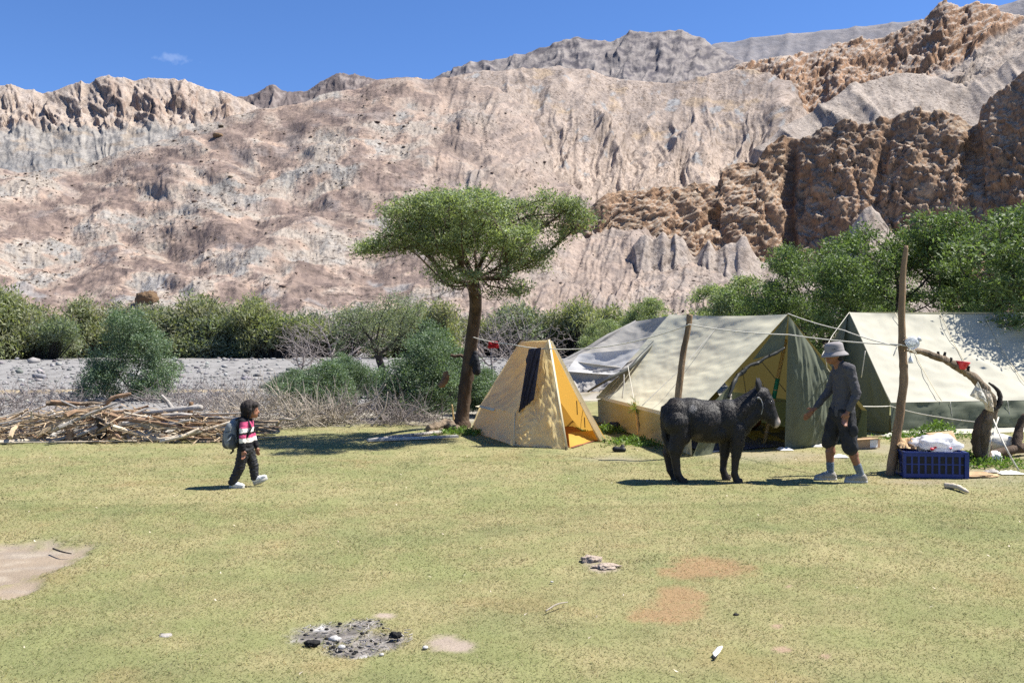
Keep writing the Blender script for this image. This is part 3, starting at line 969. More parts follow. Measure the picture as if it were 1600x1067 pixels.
tag(link('grass', np_mesh('grass', gv, np.arange(len(gv)).reshape(-1, 3), col=gc), M['grass']), 'short dry yellow green meadow grass', 'grass', None, 'stuff')

# ------------------------------------------------------------------ trees and shrubs
def colonize(att, root_pts, step, infl, kill, iters=90, seed=0, grav=0.0, jit=.15):
    """grow a branch skeleton towards the points of att; returns nodes (N,3), parent (N)"""
    rng = np.random.default_rng(seed)
    nodes = [np.array(p, float) for p in root_pts]
    par = [-1] + list(range(len(root_pts) - 1))
    att = np.array(att, float)
    A = np.array(nodes)
    d2 = ((att[:, None, :] - A[None]) ** 2).sum(-1)
    best = d2.min(1)
    bi = d2.argmin(1)
    alive = np.ones(len(att), bool)
    for it in range(iters):
        act = alive & (best < infl * infl)
        if not act.any():
            if not alive.any():
                break
            act = alive & (best <= best[alive].min() + 1e-6)
        idx = bi[act]
        P = np.array(nodes)
        d = att[act] - P[idx]
        d /= np.linalg.norm(d, axis=1, keepdims=True) + 1e-9
        acc = np.zeros_like(P)
        np.add.at(acc, idx, d)
        src = np.unique(idx)
        v = acc[src] + rng.normal(0, jit, (len(src), 3))
        v[:, 2] += grav
        v /= np.linalg.norm(v, axis=1, keepdims=True) + 1e-9
        new = P[src] + v * step
        b0 = len(nodes)
        nodes += list(new)
        par += list(src)
        d2 = ((att[:, None, :] - new[None]) ** 2).sum(-1)
        m = d2.min(1)
        mi = d2.argmin(1) + b0
        up = m < best
        best = np.where(up, m, best)
        bi = np.where(up, mi, bi)
        alive &= best > kill * kill
        if len(nodes) > 5200:
            break
    return np.array(nodes), np.array(par)

def pipe_radii(par, tip=.004, n=2.3, rmax=None):
    N_ = len(par)
    acc = np.zeros(N_)
    kids = np.zeros(N_, int)
    for i in range(N_ - 1, 0, -1):
        if acc[i] == 0:
            acc[i] = tip ** n
        acc[par[i]] += acc[i]
        kids[par[i]] += 1
    r = acc ** (1 / n)
    return r, kids

def branch_mesh(nodes, par, r, trunk_sides=8, min_r=.002):
    V, F = [], []
    cnt = 0
    dirs = np.zeros_like(nodes)
    dirs[1:] = nodes[1:] - nodes[par[1:]]
    dirs[0] = nodes[1] - nodes[0]
    for i in range(1, len(nodes)):
        p = par[i]
        ra, rb = r[p], r[i]
        ra = min(ra, rb * 1.6 + .004)
        if p == 0:
            ra = rb * 1.45
        k = trunk_sides if rb > .04 else (5 if rb > .012 else 3)
        d = nodes[i] - nodes[p]
        L = np.linalg.norm(d)
        if L < 1e-6:
            continue
        d = d / L
        a = np.cross(d, (0.31, .22, .92) if abs(d[2]) < .85 else (1, .1, .05))
        a /= np.linalg.norm(a)
        b = np.cross(d, a)
        ang = np.arange(k) * 2 * np.pi / k
        ring = np.cos(ang)[:, None] * a + np.sin(ang)[:, None] * b
        V.append(nodes[p] - d * ra * .25 + ring * max(ra, min_r))
        V.append(nodes[i] + ring * max(rb, min_r))
        for j in range(k):
            F.append((cnt + j, cnt + (j + 1) % k, cnt + k + (j + 1) % k, cnt + k + j))
        cnt += 2 * k
    return np.concatenate(V), np.array(F)

def leaves(cent, n_each, spread, ln, wd, seed, up=.25, flat=.7):
    """many small leaf faces about the given points"""
    rng = np.random.default_rng(seed)
    c = np.repeat(cent, n_each, 0)
    n = len(c)
    off = rng.normal(0, 1, (n, 3)) * spread
    off[:, 2] *= flat
    c = c + off
    d = rng.normal(0, 1, (n, 3)) + off / (spread + 1e-9) * .5
    d[:, 2] += up
    d /= np.linalg.norm(d, axis=1, keepdims=True)
    s = np.cross(d, rng.normal(0, 1, (n, 3)))
    s /= np.linalg.norm(s, axis=1, keepdims=True) + 1e-9
    l = ln * rng.uniform(.6, 1.4, (n, 1))
    w = wd * rng.uniform(.6, 1.4, (n, 1))
    V = np.stack([c - d * l * .45, c + s * w * .5 + d * l * .05, c + d * l * .55, c - s * w * .5 + d * l * .05], 1)
    return V.reshape(-1, 3), np.arange(n * 4).reshape(-1, 4)

def lobes_points(lobes, n, rng, shell=.45):
    w = np.array([l[3] * l[4] * l[5] for l in lobes])
    w = w ** .6
    idx = rng.choice(len(lobes), n, p=w / w.sum())
    q = rng.normal(0, 1, (n, 3))
    q /= np.linalg.norm(q, axis=1, keepdims=True)
    q *= (shell + (1 - shell) * rng.uniform(0, 1, n) ** .6)[:, None]
    L = np.array(lobes)[idx]
    return L[:, :3] + q * L[:, 3:6]

def make_tree(lobes, trunk, natt, step, kill, leaf_n, leaf_spread, leaf_l, leaf_w, seed, tip=.004, trunk_r=None, leaf_keep=None, infl=None, nexp=2.3, grav=0.03, clump=None, flat=.7, holes=None):
    rng = np.random.default_rng(seed)
    att = lobes_points(lobes, natt, rng)
    att = att[att[:, 2] > .1]
    if holes:
        att = att[gnoise(att * holes + seed) + .35 * gnoise(att * holes * 2.2) > -.06]
    nodes, par = colonize(att, trunk, step, infl or step * 9, kill, 110, seed, grav)
    r, kids = pipe_radii(par, tip, nexp)
    if trunk_r:
        k = trunk_r / r[1]
        big = np.clip((r - r.min()) / (r[1] - r.min() + 1e-9), 0, 1) ** 1.5
        r = r * (1 + (k - 1) * big)
    V, F = branch_mesh(nodes, par, r)
    thin = (r < max(tip * 3.2, .008)) & (np.arange(len(nodes)) >= len(trunk))
    cent = nodes[thin]
    if leaf_keep is not None:
        cent = cent[leaf_keep(cent, rng)]
    LV, LF = leaves(cent, leaf_n, leaf_spread, leaf_l, leaf_w, seed + 1, flat=flat)
    if clump:
        nc, per, spr = clump
        pick = rng.choice(len(cent), min(nc, len(cent)), replace=False)
        # upper clumps are fuller
        CV, CF = leaves(cent[pick] + np.array((0, 0, spr * .4)), per, spr * .62, leaf_l, leaf_w, seed + 2, up=.5, flat=.55)
        LF = np.concatenate([LF, CF + len(LV)]); LV = np.concatenate([LV, CV])
    return (V, F), (LV, LF)

simple('bark', (.082, .060, .044), .95, .5, 5.0, 26.0, .9, .03, .1, vec_scale=(1, 1, .35))
simple('bark_dark', (.05, .043, .038), .95, .4, 5.0, 26.0, .8, .02, .1)
simple('twig_brown', (.13, .10, .082), .95, .3, 3.0, 30.0, .5, .01, .1)
simple('twig_grey', (.235, .205, .19), .95, .3, 3.0, 30.0, .5, .01, .1)
simple('twig_pale', (.36, .315, .26), .95, .35, 3.0, 30.0, .5, .01, .1)
leaf_mat('leaf_willow', (.140, .175, .090), (.325, .375, .215), .4)
leaf_mat('leaf_blue', (.085, .135, .075), (.19, .255, .155), .3)
leaf_mat('leaf_far', (.155, .180, .098), (.275, .295, .165), .42, (.28, .255, .195), .6)
leaf_mat('leaf_farblue', (.125, .16, .105), (.225, .26, .17), .4, (.25, .23, .18), .5)
leaf_mat('leaf_dark', (.078, .118, .046), (.195, .262, .108), .36)
leaf_mat('leaf_herb', (.085, .15, .03), (.17, .26, .06), .4)

def place_tree(name, label, cat, parts, loc, mats, rotz=0.0, scale=1.0, group=None, names=('trunk', 'crown')):
    t = thing(name, label, cat, loc, rotz, group)
    t.scale = (scale,) * 3 if not hasattr(scale, '__len__') else scale
    for nm, (me), mt in zip(names, parts, mats):
        if me is not None:
            link(nm, me, M[mt], t)
    return t

def tmesh(nm, vf):
    return np_mesh(nm, vf[0], vf[1])

# --- the flat-topped willow by the small tent
S = 79.0
def L(u, v, ru, rv, dy=0.0, ry=None):
    S2 = FPX / 16.1
    return ((u - 800) / S2 + 1.01, dy - 1.9, CAMH - (v - 533.5) / S2, ru / S2, (ry * 1.2 if ry else ru * 1.25) / S2, rv / S2)
lob = [L(665, 345, 72, 36, -.2), L(740, 335, 80, 34, .1), L(700, 375, 60, 26, -.7), L(845, 340, 74, 30, -.2, 60), L(900, 352, 30, 20, -.2), L(745, 412, 72, 42, -.5), L(778, 446, 50, 26, -.4),
       L(600, 393, 42, 9, -.1, 26), L(636, 375, 40, 24, -.3), L(800, 385, 36, 22, -.9), L(690, 430, 30, 14, .2), L(730, 350, 60, 34, -1.3), L(800, 335, 50, 30, .7), L(565, 398, 24, 7, -.1, 20), L(700, 452, 34, 14, .1), L(805, 452, 32, 15, -.2), L(835, 408, 32, 18, .1)]
_bY = gd(720, 668).y
def _tp(u, v, dy):
    Y = _bY + dy
    return ((u - 800) / FPX * Y + 1.011, dy, CAMH - (v - 533.5) / FPX * Y)
trunk = [(0, 0, -.1), _tp(723, 640, 0), _tp(727, 605, -.05), _tp(732, 570, -.12), _tp(736, 540, -.22), _tp(740, 510, -.38), _tp(743, 484, -.6), _tp(743, 465, -.9), _tp(741, 450, -1.2)]
def keep_main(c, rng):
    # foliage thins out on the undersides and on the right-hand limb
    n = gnoise2(c[:, 0] * 1.7 + c[:, 1] * 1.1, c[:, 2] * 2.1 + c[:, 1] * .9)
    low = sst(2.6, 3.5, c[:, 2])
    return rng.uniform(0, 1, len(c)) < np.clip(.42 + .2 * low + 1.6 * n, .05, 1)
br, lf = make_tree(lob, trunk, 5200, .085, .115, 7, .08, .056, .022, 21, tip=.0055, trunk_r=.125, leaf_keep=keep_main, infl=.9, grav=.02, clump=(420, 120, .165), holes=1.4)
tl = gd(720, 668)
tree = thing('willow_tree', 'flat topped willow with a leaning dark trunk beside the small yellow tent', 'tree', tl)
tr = link('branches', tmesh('branches', br), M['bark'], tree)
link('crown', tmesh('crown', lf), M['leaf_willow'], tree)
mb = MB()
mb.tube([(.16, 0, 1.33), (.0, -.02, 1.43), (-.12, -.03, 1.41), (-.2, -.05, 1.43)], [.045, .04, .038, .03], 6, jitter=.15)
mb.build('broken_branch', M['bark'], tree)
# rough trunk with burls round the growing core
rb = random.Random(4)
Q, R_ = [], []
for k in range(41):
    t = k / 40 * (len(trunk) - 1)
    i = min(int(t), len(trunk) - 2)
    p = Vector(trunk[i]).lerp(Vector(trunk[i + 1]), t - i)
    Q.append(p + Vector((rb.uniform(-1, 1), rb.uniform(-1, 1), 0)) * .012)
    R_.append((.140 - .09 * (k / 40) ** 1.4) * (1.25 if k < 3 else 1) * rb.uniform(.9, 1.1))
MB().tube(Q, R_, 14, jitter=.12).build('trunk', M['bark'], tree, True)

# fine bare twigs hanging about the crown
tw_l = [(x, y, z - .10, rx * 1.08, ry * 1.05, rz * 1.15) for (x, y, z, rx, ry, rz) in lob if z < 4.6]
rng_t = np.random.default_rng(88)
att_t = lobes_points(tw_l, 1500, rng_t, .3)
n_t, p_t = colonize(att_t, trunk, .10, 1.0, .13, 90, 5, -.02, .3)
r_t, _ = pipe_radii(p_t, .0042, 2.6)
r_t = np.minimum(r_t, .022)
link('twigs', tmesh('twigs', branch_mesh(n_t, p_t, r_t, 5, .003)), M['twig_brown'], tree)

# --- trees behind the tents, right
RT = []
def rlobes(spec):
    return [(x, y, z, rx, ry, rz) for (x, y, z, rx, ry, rz) in spec]
v1 = [(-2.2, 0, 3.6, 1.7, 1.5, .8), (-.6, -.4, 4.6, 1.6, 1.5, .8), (1.0, .2, 4.3, 1.8, 1.5, .8), (2.3, 0, 3.4, 1.5, 1.4, .8), (0, -.9, 3.0, 2.2, 1.4, .9), (-2.8, -.4, 2.3, 1.4, 1.3, .7), (2.4, -.6, 2.2, 1.5, 1.3, .8), (.2, -1.2, 1.7, 2.2, 1.1, .8)]
v2 = [(-1.9, -.2, 3.9, 1.6, 1.4, .9), (.2, 0, 5.0, 2.0, 1.6, .75), (2.1, -.1, 4.5, 1.7, 1.4, .8), (0, -1.0, 3.4, 2.4, 1.3, .9), (-2.5, -.5, 2.6, 1.4, 1.2, .8), (2.7, -.4, 2.9, 1.4, 1.3, .9), (.2, -1.2, 1.9, 2.5, 1.1, .8)]
v3 = [(-1.3, 0, 2.6, 1.3, 1.2, .9), (.4, 0, 3.3, 1.4, 1.2, .9), (1.6, -.1, 2.4, 1.2, 1.1, .8), (0, -.7, 1.6, 1.7, 1.1, .8), (-1.5, -.3, 1.3, 1.2, 1.0, .8), (1.4, -.4, 1.2, 1.2, 1.0, .8)]
def gen_big(lobes, seed, natt=2400, h=1.9, ln=8):
    tk = [(0, 0, -.1), (.05, 0, .5), (-.05, .05, 1.0), (.05, 0, 1.5)]
    kp = lambda c, rng: rng.uniform(0, 1, len(c)) < np.clip(.52 + 1.9 * gnoise2(c[:, 0] * 1.1 + c[:, 1] * .8, c[:, 2] * 1.6 + c[:, 1] * .4), .05, 1)
    b, l = make_tree(lobes, tk, natt, .15, .19, ln, .15, .105, .042, seed, tip=.006, trunk_r=.15, leaf_keep=kp, infl=1.3, clump=(230, 125, .28), holes=.68)
    return tmesh('trunk', b), tmesh('crown', l)
BIG = [gen_big(v1, 31), gen_big(v2, 32), gen_big(v3, 33, 1600)]
def bigtree(k, u, Y, label, sc=1.0, rot=0.0, mat='leaf_dark', cat='tree'):
    X = (u - 800) / FPX * Y
    place_tree('willow_tree' if cat == 'tree' else 'willow_shrub', label, cat, BIG[k], (X, Y, 0), ('bark_dark', mat), rot, sc, 'willows growing behind the tents')
bigtree(0, 1268, 32, 'green willow rising between the middle tent and the right tent', .93, .3)
bigtree(1, 1412, 28, 'broad green willow behind the ridge of the right tent', 1.0, 0.0)
bigtree(0, 1530, 27, 'green willow above the right tent, second from the right frame edge', 1.02, 2.4)
bigtree(1, 1625, 25, 'darkest green willow at the right edge of the photo', 1.0, 1.1)
bigtree(1, 1735, 20.7, 'near willow whose boughs overhang the right tent roof', (1.22, .9, .95), .2)
bigtree(1, 1345, 34, 'green willow farther back between the two tall willows', .92, 3.6)
bigtree(2, 1110, 36, 'rounded green willow shrub above the ridge of the middle tent', .92, .5, 'leaf_willow', 'shrub')
bigtree(2, 1180, 33, 'dense green willow shrub right of the rounded one above the middle tent', .95, 2.0, 'leaf_dark', 'shrub')
bigtree(2, 1020, 42, 'green willow shrub above the grey tarpaulin', .86, 3.4, 'leaf_willow', 'shrub')
bigtree(2, 940, 40, 'low green willow shrub between the small tent and the grey tarpaulin', .62, 5.0, 'leaf_willow', 'shrub')

# --- mid shrubs with blue-green leaves
def gen_shrub(lobes, seed, natt=900, step=.075, ln=12, spread=.09, ll=.055, lw=.027, keep=.9, tip=.003):
    tk = [(0, 0, -.05), (.02, 0, .12)]
    kp = lambda c, rng: rng.uniform(0, 1, len(c)) < np.clip(keep + .7 * gnoise2(c[:, 0] * 2 + c[:, 1], c[:, 2] * 2.2), .05, 1)
    b, l = make_tree(lobes, tk, natt, step, step * 1.4, ln, spread, ll, lw, seed, tip=tip, trunk_r=.05, leaf_keep=kp, infl=step * 10, grav=.05, clump=(220, 110, .19))
    return tmesh('stems', b), tmesh('foliage', l)
s1 = [(-.7, -.2, .3, .7, .6, .3), (.6, -.2, .3, .7, .6, .3), (-.5, 0, 1.2, .75, .7, .55), (.35, -.1, 1.5, .7, .7, .5), (-.1, 0, 2.1, .65, .6, .45), (.75, 0, .9, .6, .6, .5), (-.75, -.1, .6, .55, .6, .4), (.1, -.3, .7, .9, .6, .5)]
s2 = [(-.4, -.2, .2, .7, .5, .25), (.5, -.2, .2, .6, .5, .22), (-.6, 0, .7, .6, .55, .45), (.2, -.1, 1.0, .65, .6, .5), (.8, 0, .6, .5, .5, .4), (0, -.3, .45, .9, .5, .35)]
s3 = [(-.3, -.3, .25, .8, .5, .3), (.5, -.2, .3, .6, .5, .3), (-.4, 0, 1.0, .6, .6, .6), (.3, 0, 1.5, .6, .6, .6), (.2, -.2, .8, .8, .6, .6), (-.5, -.2, .5, .6, .5, .4), (.8, -.1, 1.0, .5, .5, .5)]
SH = [gen_shrub(s1, 41), gen_shrub(s2, 42, 700), gen_shrub(s3, 43, 800)]
def shrub(k, u, v, label, sc=1.0, rot=0.0, mat='leaf_blue', group='blue green shrubs at the edge of the meadow'):
    p = gd(u, v)
    place_tree('willow_shrub', label, 'shrub', SH[k], p, ('bark_dark', mat), rot, sc, group, ('stems', 'foliage'))
shrub(0, 205, 628, 'tall blue green shrub standing behind the firewood pile', 1.02, .2)
shrub(1, 495, 655, 'low blue green shrub left of the long shadow of the willow', .82, 1.0)
shrub(2, 648, 655, 'dense shrub directly left of the leaning willow trunk', .86, 0.3)
shrub(2, 690, 640, 'tall shrub behind the leaning willow trunk', 1.0, 2.5)
shrub(1, 756, 650, 'small shrub between the willow trunk and the yellow tent', .7, 2.2)
shrub(1, 555, 625, 'grey green shrub in the gravel behind the low shrub', .8, 4.2)

# --- small trees and bare thickets in the riverbed
t1 = [(-.9, 0, 2.4, 1.0, .9, .7), (.6, 0, 2.8, 1.1, 1.0, .7), (0, -.3, 2.0, 1.4, 1.0, .7), (1.3, 0, 2.0, .7, .7, .6), (-1.4, 0, 1.8, .6, .6, .5)]
tk = [(0, 0, -.1), (.03, 0, .35), (.0, 0, .7), (-.1, .03, 1.0)]
kp = lambda c, rng: rng.uniform(0, 1, len(c)) < np.clip(.32 + .5 * sst(1.8, 3.0, c[:, 2]) + .6 * gnoise2(c[:, 0] * 1.6, c[:, 2] * 2), .05, 1)
b_, l_ = make_tree(t1, tk, 1200, .12, .15, 20, .13, .075, .028, 51, tip=.006, trunk_r=.13, leaf_keep=kp, infl=1.1)
place_tree('riverside_tree', 'small grey green tree on a short trunk standing in the gravel', 'tree', (tmesh('trunk', b_), tmesh('crown', l_)), gd(597, 606), ('bark_dark', 'leaf_farblue'))

def gen_bare(lobes, seed, natt=1100, step=.13, tip=.007, tk=None, leafn=0):
    rng = np.random.default_rng(seed)
    att = lobes_points(lobes, natt, rng, .25)
    nodes, par = colonize(att, tk or [(0, 0, -.05), (.02, 0, .2)], step, step * 9, step * 1.3, 100, seed, .04, .3)
    r, k = pipe_radii(par, tip, 2.6)
    # hair-fine end twigs
    ends = nodes[k == 0]
    q = rng.normal(0, 1, (len(ends), 3)); q[:, 2] = np.abs(q[:, 2]) * .4
    q /= np.linalg.norm(q, axis=1, keepdims=True)
    n0 = len(nodes)
    nodes = np.concatenate([nodes, ends + q * step * 1.6])
    par = np.concatenate([par, np.where(k == 0)[0]])
    r = np.concatenate([r, np.full(len(ends), tip * .6)])
    return branch_mesh(nodes, par, r, 6, tip * .5)
b1 = [(-1.2, 0, 1.6, 1.3, 1.1, .9), (.4, 0, 2.4, 1.4, 1.2, .9), (1.5, 0, 1.5, 1.1, 1.0, .9), (0, -.4, 1.2, 1.7, 1.0, .8)]
BARE = [tmesh('twigs', gen_bare(b1, 61)), tmesh('twigs', gen_bare([(a * .9, b, c * .85, d, e, f) for a, b, c, d, e, f in b1[::-1]], 62, 1000))]
def bare(k, u, v, label, sc, rot):
    t = thing('bare_bush', label, 'bush', gd(u, v), rot, 'leafless bushes in the riverbed')
    t.scale = (sc,) * 3
    link('twigs', BARE[k], M['twig_grey'], t)
bare(0, 520, 592, 'purplish grey leafless bush in front of the far green thicket', 1.12, .4)
bare(1, 470, 588, 'leafless grey bush left of the purplish one', .9, 1.7)
bare(1, 815, 590, 'leafless grey bush behind the ridge of the yellow tent', 1.15, 2.9)
bare(0, 770, 585, 'leafless grey bush behind the red cloth on the line', 1.05, 4.0)

# --- the far thicket along the other bank
def far_bush(seed, w=3.4, h=5.2, nl=11000):
    rng = np.random.default_rng(seed)
    # feathery sprays fanning up from the base
    n = nl
    lob = [(rng.uniform(-w * .55, w * .55), rng.uniform(-1, 1), rng.uniform(.35, .78) * h, rng.uniform(.9, 1.7), rng.uniform(.8, 1.4), rng.uniform(.7, 1.3)) for _ in range(9)] + [(rng.uniform(-w * .7, w * .7), -.6, .2 * h, 1.4, 1.1, .9) for _ in range(4)]
    c = lobes_points(lob, n // 8, rng, .5)
    c = c[c[:, 2] > .15]
    V, F = leaves(c, 8, .24, .36, .085, seed, 1.2, 1.2)
    c2 = lobes_points(lob, 420, rng, .2)
    c2 = c2[c2[:, 2] > .3]
    SV, SF = [], []
    mbx = MB()
    for p in c2[:260]:
        b = np.array((p[0] * .35, p[1] * .3, 0))
        m = (b + p) / 2 + np.array((p[0] * .12, 0, .25))
        mbx.tube([b, m, p], [.03, .022, .01], 3, cap=False)
    return mbx.mesh('stems'), tmesh('foliage', (V, F))
FB = [far_bush(71), far_bush(72, 3.8, 5.0), far_bush(73, 3.0, 5.6), far_bush(74, 4.0, 4.4)]
fb = [(-150, 76, 1.15, 0, 'leaf_far', 'far green willow bush beyond the left frame edge'),
      (-70, 80, 1.2, 2, 'leaf_far', 'far willow bush cut by the left frame edge'),
      (18, 74, 1.18, 0, 'leaf_farblue', 'tallest far willow bush at the left end of the thicket'),
      (72, 72, .72, 3, 'leaf_farblue', 'low bluish bush at the left foot of the far thicket'),
      (98, 82, .98, 1, 'leaf_far', 'far yellowish willow bush left of the tall near shrub'),
      (160, 80, .96, 2, 'leaf_far', 'far willow bush directly behind the tall near shrub'),
      (225, 84, .95, 1, 'leaf_far', 'far willow bush below the dark boulder on the slope'),
      (285, 78, 1.0, 3, 'leaf_far', 'far olive willow bush right of the tall near shrub'),
      (330, 80, 1.02, 0, 'leaf_far', 'far bright willow bush in the middle of the left thicket'),
      (385, 79, .98, 2, 'leaf_far', 'far bright yellow green bush left of the leafless bushes'),
      (430, 76, .95, 1, 'leaf_farblue', 'far bluish bush behind the leafless bushes'),
      (520, 82, 1.0, 3, 'leaf_farblue', 'far bush behind the purplish leafless bush'),
      (615, 78, .92, 0, 'leaf_farblue', 'far bush behind the small gravel bed tree'),
      (680, 80, 1.0, 2, 'leaf_farblue', 'far bush seen left of the leaning willow trunk'),
      (775, 84, .98, 1, 'leaf_far', 'far bush seen right of the leaning willow trunk'),
      (850, 82, 1.05, 3, 'leaf_far', 'far yellow green bush above the yellow tent'),
      (905, 80, 1.02, 0, 'leaf_far', 'far yellow green bush above the gap beside the tarpaulin'),
      (975, 86, .95, 2, 'leaf_far', 'far bush rising behind the grey tarpaulin')]
for i, (u, Y, sc, k, mt, lab) in enumerate(fb):
    X = (u - 800) / FPX * Y
    place_tree('far_bush', lab, 'bush', FB[k], (X, Y, .1), ('bark_dark', mt), .9 * i, (sc * 1.6, sc * 1.05, sc * random.uniform(.98, 1.1)), 'far thicket on the other bank', ('stems', 'foliage'))

# ------------------------------------------------------------------ tents
cloth('canvas_tan', (.72, .605, .365), .34, (.74, .60, .31), .10, dirt=.18)
cloth('canvas_tan_light', (.70, .62, .44), .18, None, .06, dirt=.1)
cloth('canvas_yellow', (.56, .33, .065), .34, (.68, .40, .08), .10, dirt=.1)
cloth('canvas_khaki', (.61, .575, .425), .07, (.50, .44, .20), .05, dirt=.10)
cloth('canvas_inner_shade', (.26, .235, .125), .10, (.24, .20, .07), .12, dirt=.3)  # darker copy of the khaki; the interior shade is in the colour
cloth('canvas_wall', (.36, .335, .215), .08, (.30, .27, .14), .10, dirt=.3)
cloth('canvas_green', (.128, .140, .096), .10, (.10, .13, .06), .12, dirt=.25, rough=.6)
cloth('canvas_white', (.48, .46, .375), .18, (.5, .48, .35), .06, dirt=.15)
cloth('tarp_grey', (.36, .345, .325), .25, None, .10, dirt=.3)
cloth('tarp_sunlit', (.55, .54, .52), .22, None, .06, dirt=.15)  # brighter copy of the grey tarpaulin, sunlight put into its colour
cloth('tarp_dark', (.085, .088, .075), .06, None, .2, dirt=.3, rough=.45)
cloth('bag_dark', (.030, .032, .030), .04, None, .3, dirt=.3, rough=.5)
cloth('ground_sheet', (.05, .07, .13), .05, None, .3, dirt=.3)
cloth('rug', (.20, .075, .045), .02, None, .4, dirt=.4)
simple('bamboo', (.52, .36, .16), .55, .2, 8, 40, .3, .004, .4)
simple('pole_wood', (.25, .168, .098), .8, .5, 9, 60, 1.0, .02, .2, vec_scale=(1, 1, .12))
simple('pole_pale', (.42, .34, .24), .8, .3, 6, 50, .6, .01, .2, vec_scale=(1, 1, .12))
simple('green_band', (.02, .22, .15), .5, .1)
simple('rope', (.55, .52, .44), .9, .15, 20, 120, .5, .003)
simple('rope_grey', (.33, .32, .30), .9, .15, 20, 120, .5, .003)
simple('black_pole', (.03, .03, .032), .5, .2)

def cpatch(name, a, b, c, d, mat, parent, nu=28, nv=28, sag=0.0, wr=0.006, ws=6.0, along=None, edge=.08, seed=0, scallop=0.0, n2=0.0, bulge=None, solid=0):
    """a cloth panel between four corners a-b (bottom) and d-c (top); sag along its normal, wrinkles that fade at the seams"""
    a, b, c, d = [np.array(p, float) for p in (a, b, c, d)]
    s, t = np.meshgrid(np.linspace(0, 1, nu), np.linspace(0, 1, nv), indexing='xy')
    s_, t_ = s[..., None], t[..., None]
    P = (a * (1 - s_) + b * s_) * (1 - t_) + (d * (1 - s_) + c * s_) * t_
    nrm = np.cross((b - a) + (c - d), (d - a) + (c - b))
    nrm /= np.linalg.norm(nrm) + 1e-9
    win = np.clip(np.minimum(np.minimum(s, 1 - s), np.minimum(t, 1 - t)) / edge, 0, 1)
    par = 16 * s * (1 - s) * t * (1 - t)
    f = along if along is not None else (ws, ws * .35)
    # wrinkle coordinates across and along the panel
    q = np.stack([s.ravel() * f[0] + t.ravel() * f[0] * .4 * ((seed % 3) - 1), t.ravel() * f[1], np.full(s.size, seed * 1.7 + 1)], -1)
    w = fbm(q, 3, .5).reshape(s.shape)
    q2 = np.stack([s.ravel() * f[0] * 2.7, t.ravel() * f[1] * 2.7 + s.ravel() * 2, np.full(s.size, seed * .9 + 4)], -1)
    w2 = (ridged(q2, 2) - .4).reshape(s.shape)
    off = sag * par + win * (wr * w * 2.2 + wr * .7 * w2)
    P = P + nrm * off[..., None]
    if scallop:
        P[..., 2] -= scallop * (4 * s * (1 - s)) * t
    if bulge is not None:
        P = P + np.array(bulge) * par[..., None]
    # top or bottom edges may hang unevenly
    if n2:
        P[0] += np.stack([0 * s[0], 0 * s[0], n2 * np.abs(np.sin(s[0] * 9 + seed))], -1)
    me = np_mesh(name, P.reshape(-1, 3), grid_faces(nv, nu), smooth=True)
    o = link(name, me, M[mat], parent)
    if solid:
        sm = o.modifiers.new('thickness', 'SOLIDIFY')
        sm.thickness = solid
        sm.offset = 0
    return o

def rope(name, pts, sag=0.0, r=.006, mat='rope', parent=None, n=14, label=None, cat='rope', group=None):
    """rope through the points, hanging a little between them"""
    out_ = []
    for i in range(len(pts) - 1):
        a, b = Vector(pts[i]), Vector(pts[i + 1])
        sg = sag[i] if hasattr(sag, '__len__') else sag
        for k in range(n + (i == len(pts) - 2)):
            t = k / n
            p = a.lerp(b, t)
            p.z -= sg * 4 * t * (1 - t)
            out_.append(p)
    o = MB().tube(out_, r, 5).build(name, M[mat], parent, True)
    if label:
        tag(o, label, cat, group)
    return o

def pole(name, pts, r, mat, parent=None, n=8, jit=.06):
    # smooth the given bends
    P = [Vector(p) for p in pts]
    if not hasattr(r, '__len__'):
        r = [r] * len(P)
    Q, R = [], []
    m = 5
    for i in range(len(P) - 1):
        p0, p1, p2, p3 = P[max(i - 1, 0)], P[i], P[i + 1], P[min(i + 2, len(P) - 1)]
        for k in range(m + (i == len(P) - 2)):
            t = k / m
            Q.append(.5 * ((2 * p1) + (p2 - p0) * t + (2 * p0 - 5 * p1 + 4 * p2 - p3) * t * t + (3 * p1 - p0 - 3 * p2 + p3) * t ** 3))
            R.append(r[i] * (1 - t) + r[i + 1] * t)
    return MB().tube(Q, R, n, jitter=jit).build(name, M[mat], parent, True)

# ---- small yellow tent
small = thing('ridge_tent', 'small yellow canvas tent with its door flap open', 'tent', (0, 0, 0))
Fa, Ba = px(858, 531, 14.9), px(812, 534, 16.6)
G1, G2, G3, G4 = gd(735, 673), gd(803, 698), gd(886, 703), gd(946, 690)
G5 = Vector((1.30, 18.1, 0))
G2.z = .02
E1 = px(750, 633, 16.9)
E5 = Vector((1.15, 17.6, .55))
# left roof: ridge to eave, then the wall down to the pegs
E2 = px(806, 645, 15.05)
cpatch('roof_panel', E1, E2, Fa, Ba, 'canvas_tan', small, 56, 56, -.11, .030, 7, (7, 2.0), .06, 3)
cpatch('wall_panel', G1, G2, E2, E1, 'canvas_tan', small, 56, 20, -.03, .025, 6, (8, 1.6), .12, 4)
ov = E1 + Vector((-.09, .02, -.02))
cpatch('eave_overhang', ov, E1.lerp(E2, .45) + Vector((-.02, -.05, -.045)), E1.lerp(E2, .45), E1, 'canvas_tan_light', small, 12, 5, 0, .006, 4, None, .2, 5)
# front left gore, wrinkled
cpatch('front_panel', G2, G3, Fa, E2, 'canvas_tan', small, 56, 64, -.06, .060, 5, (3.4, 2.6), .05, 6)
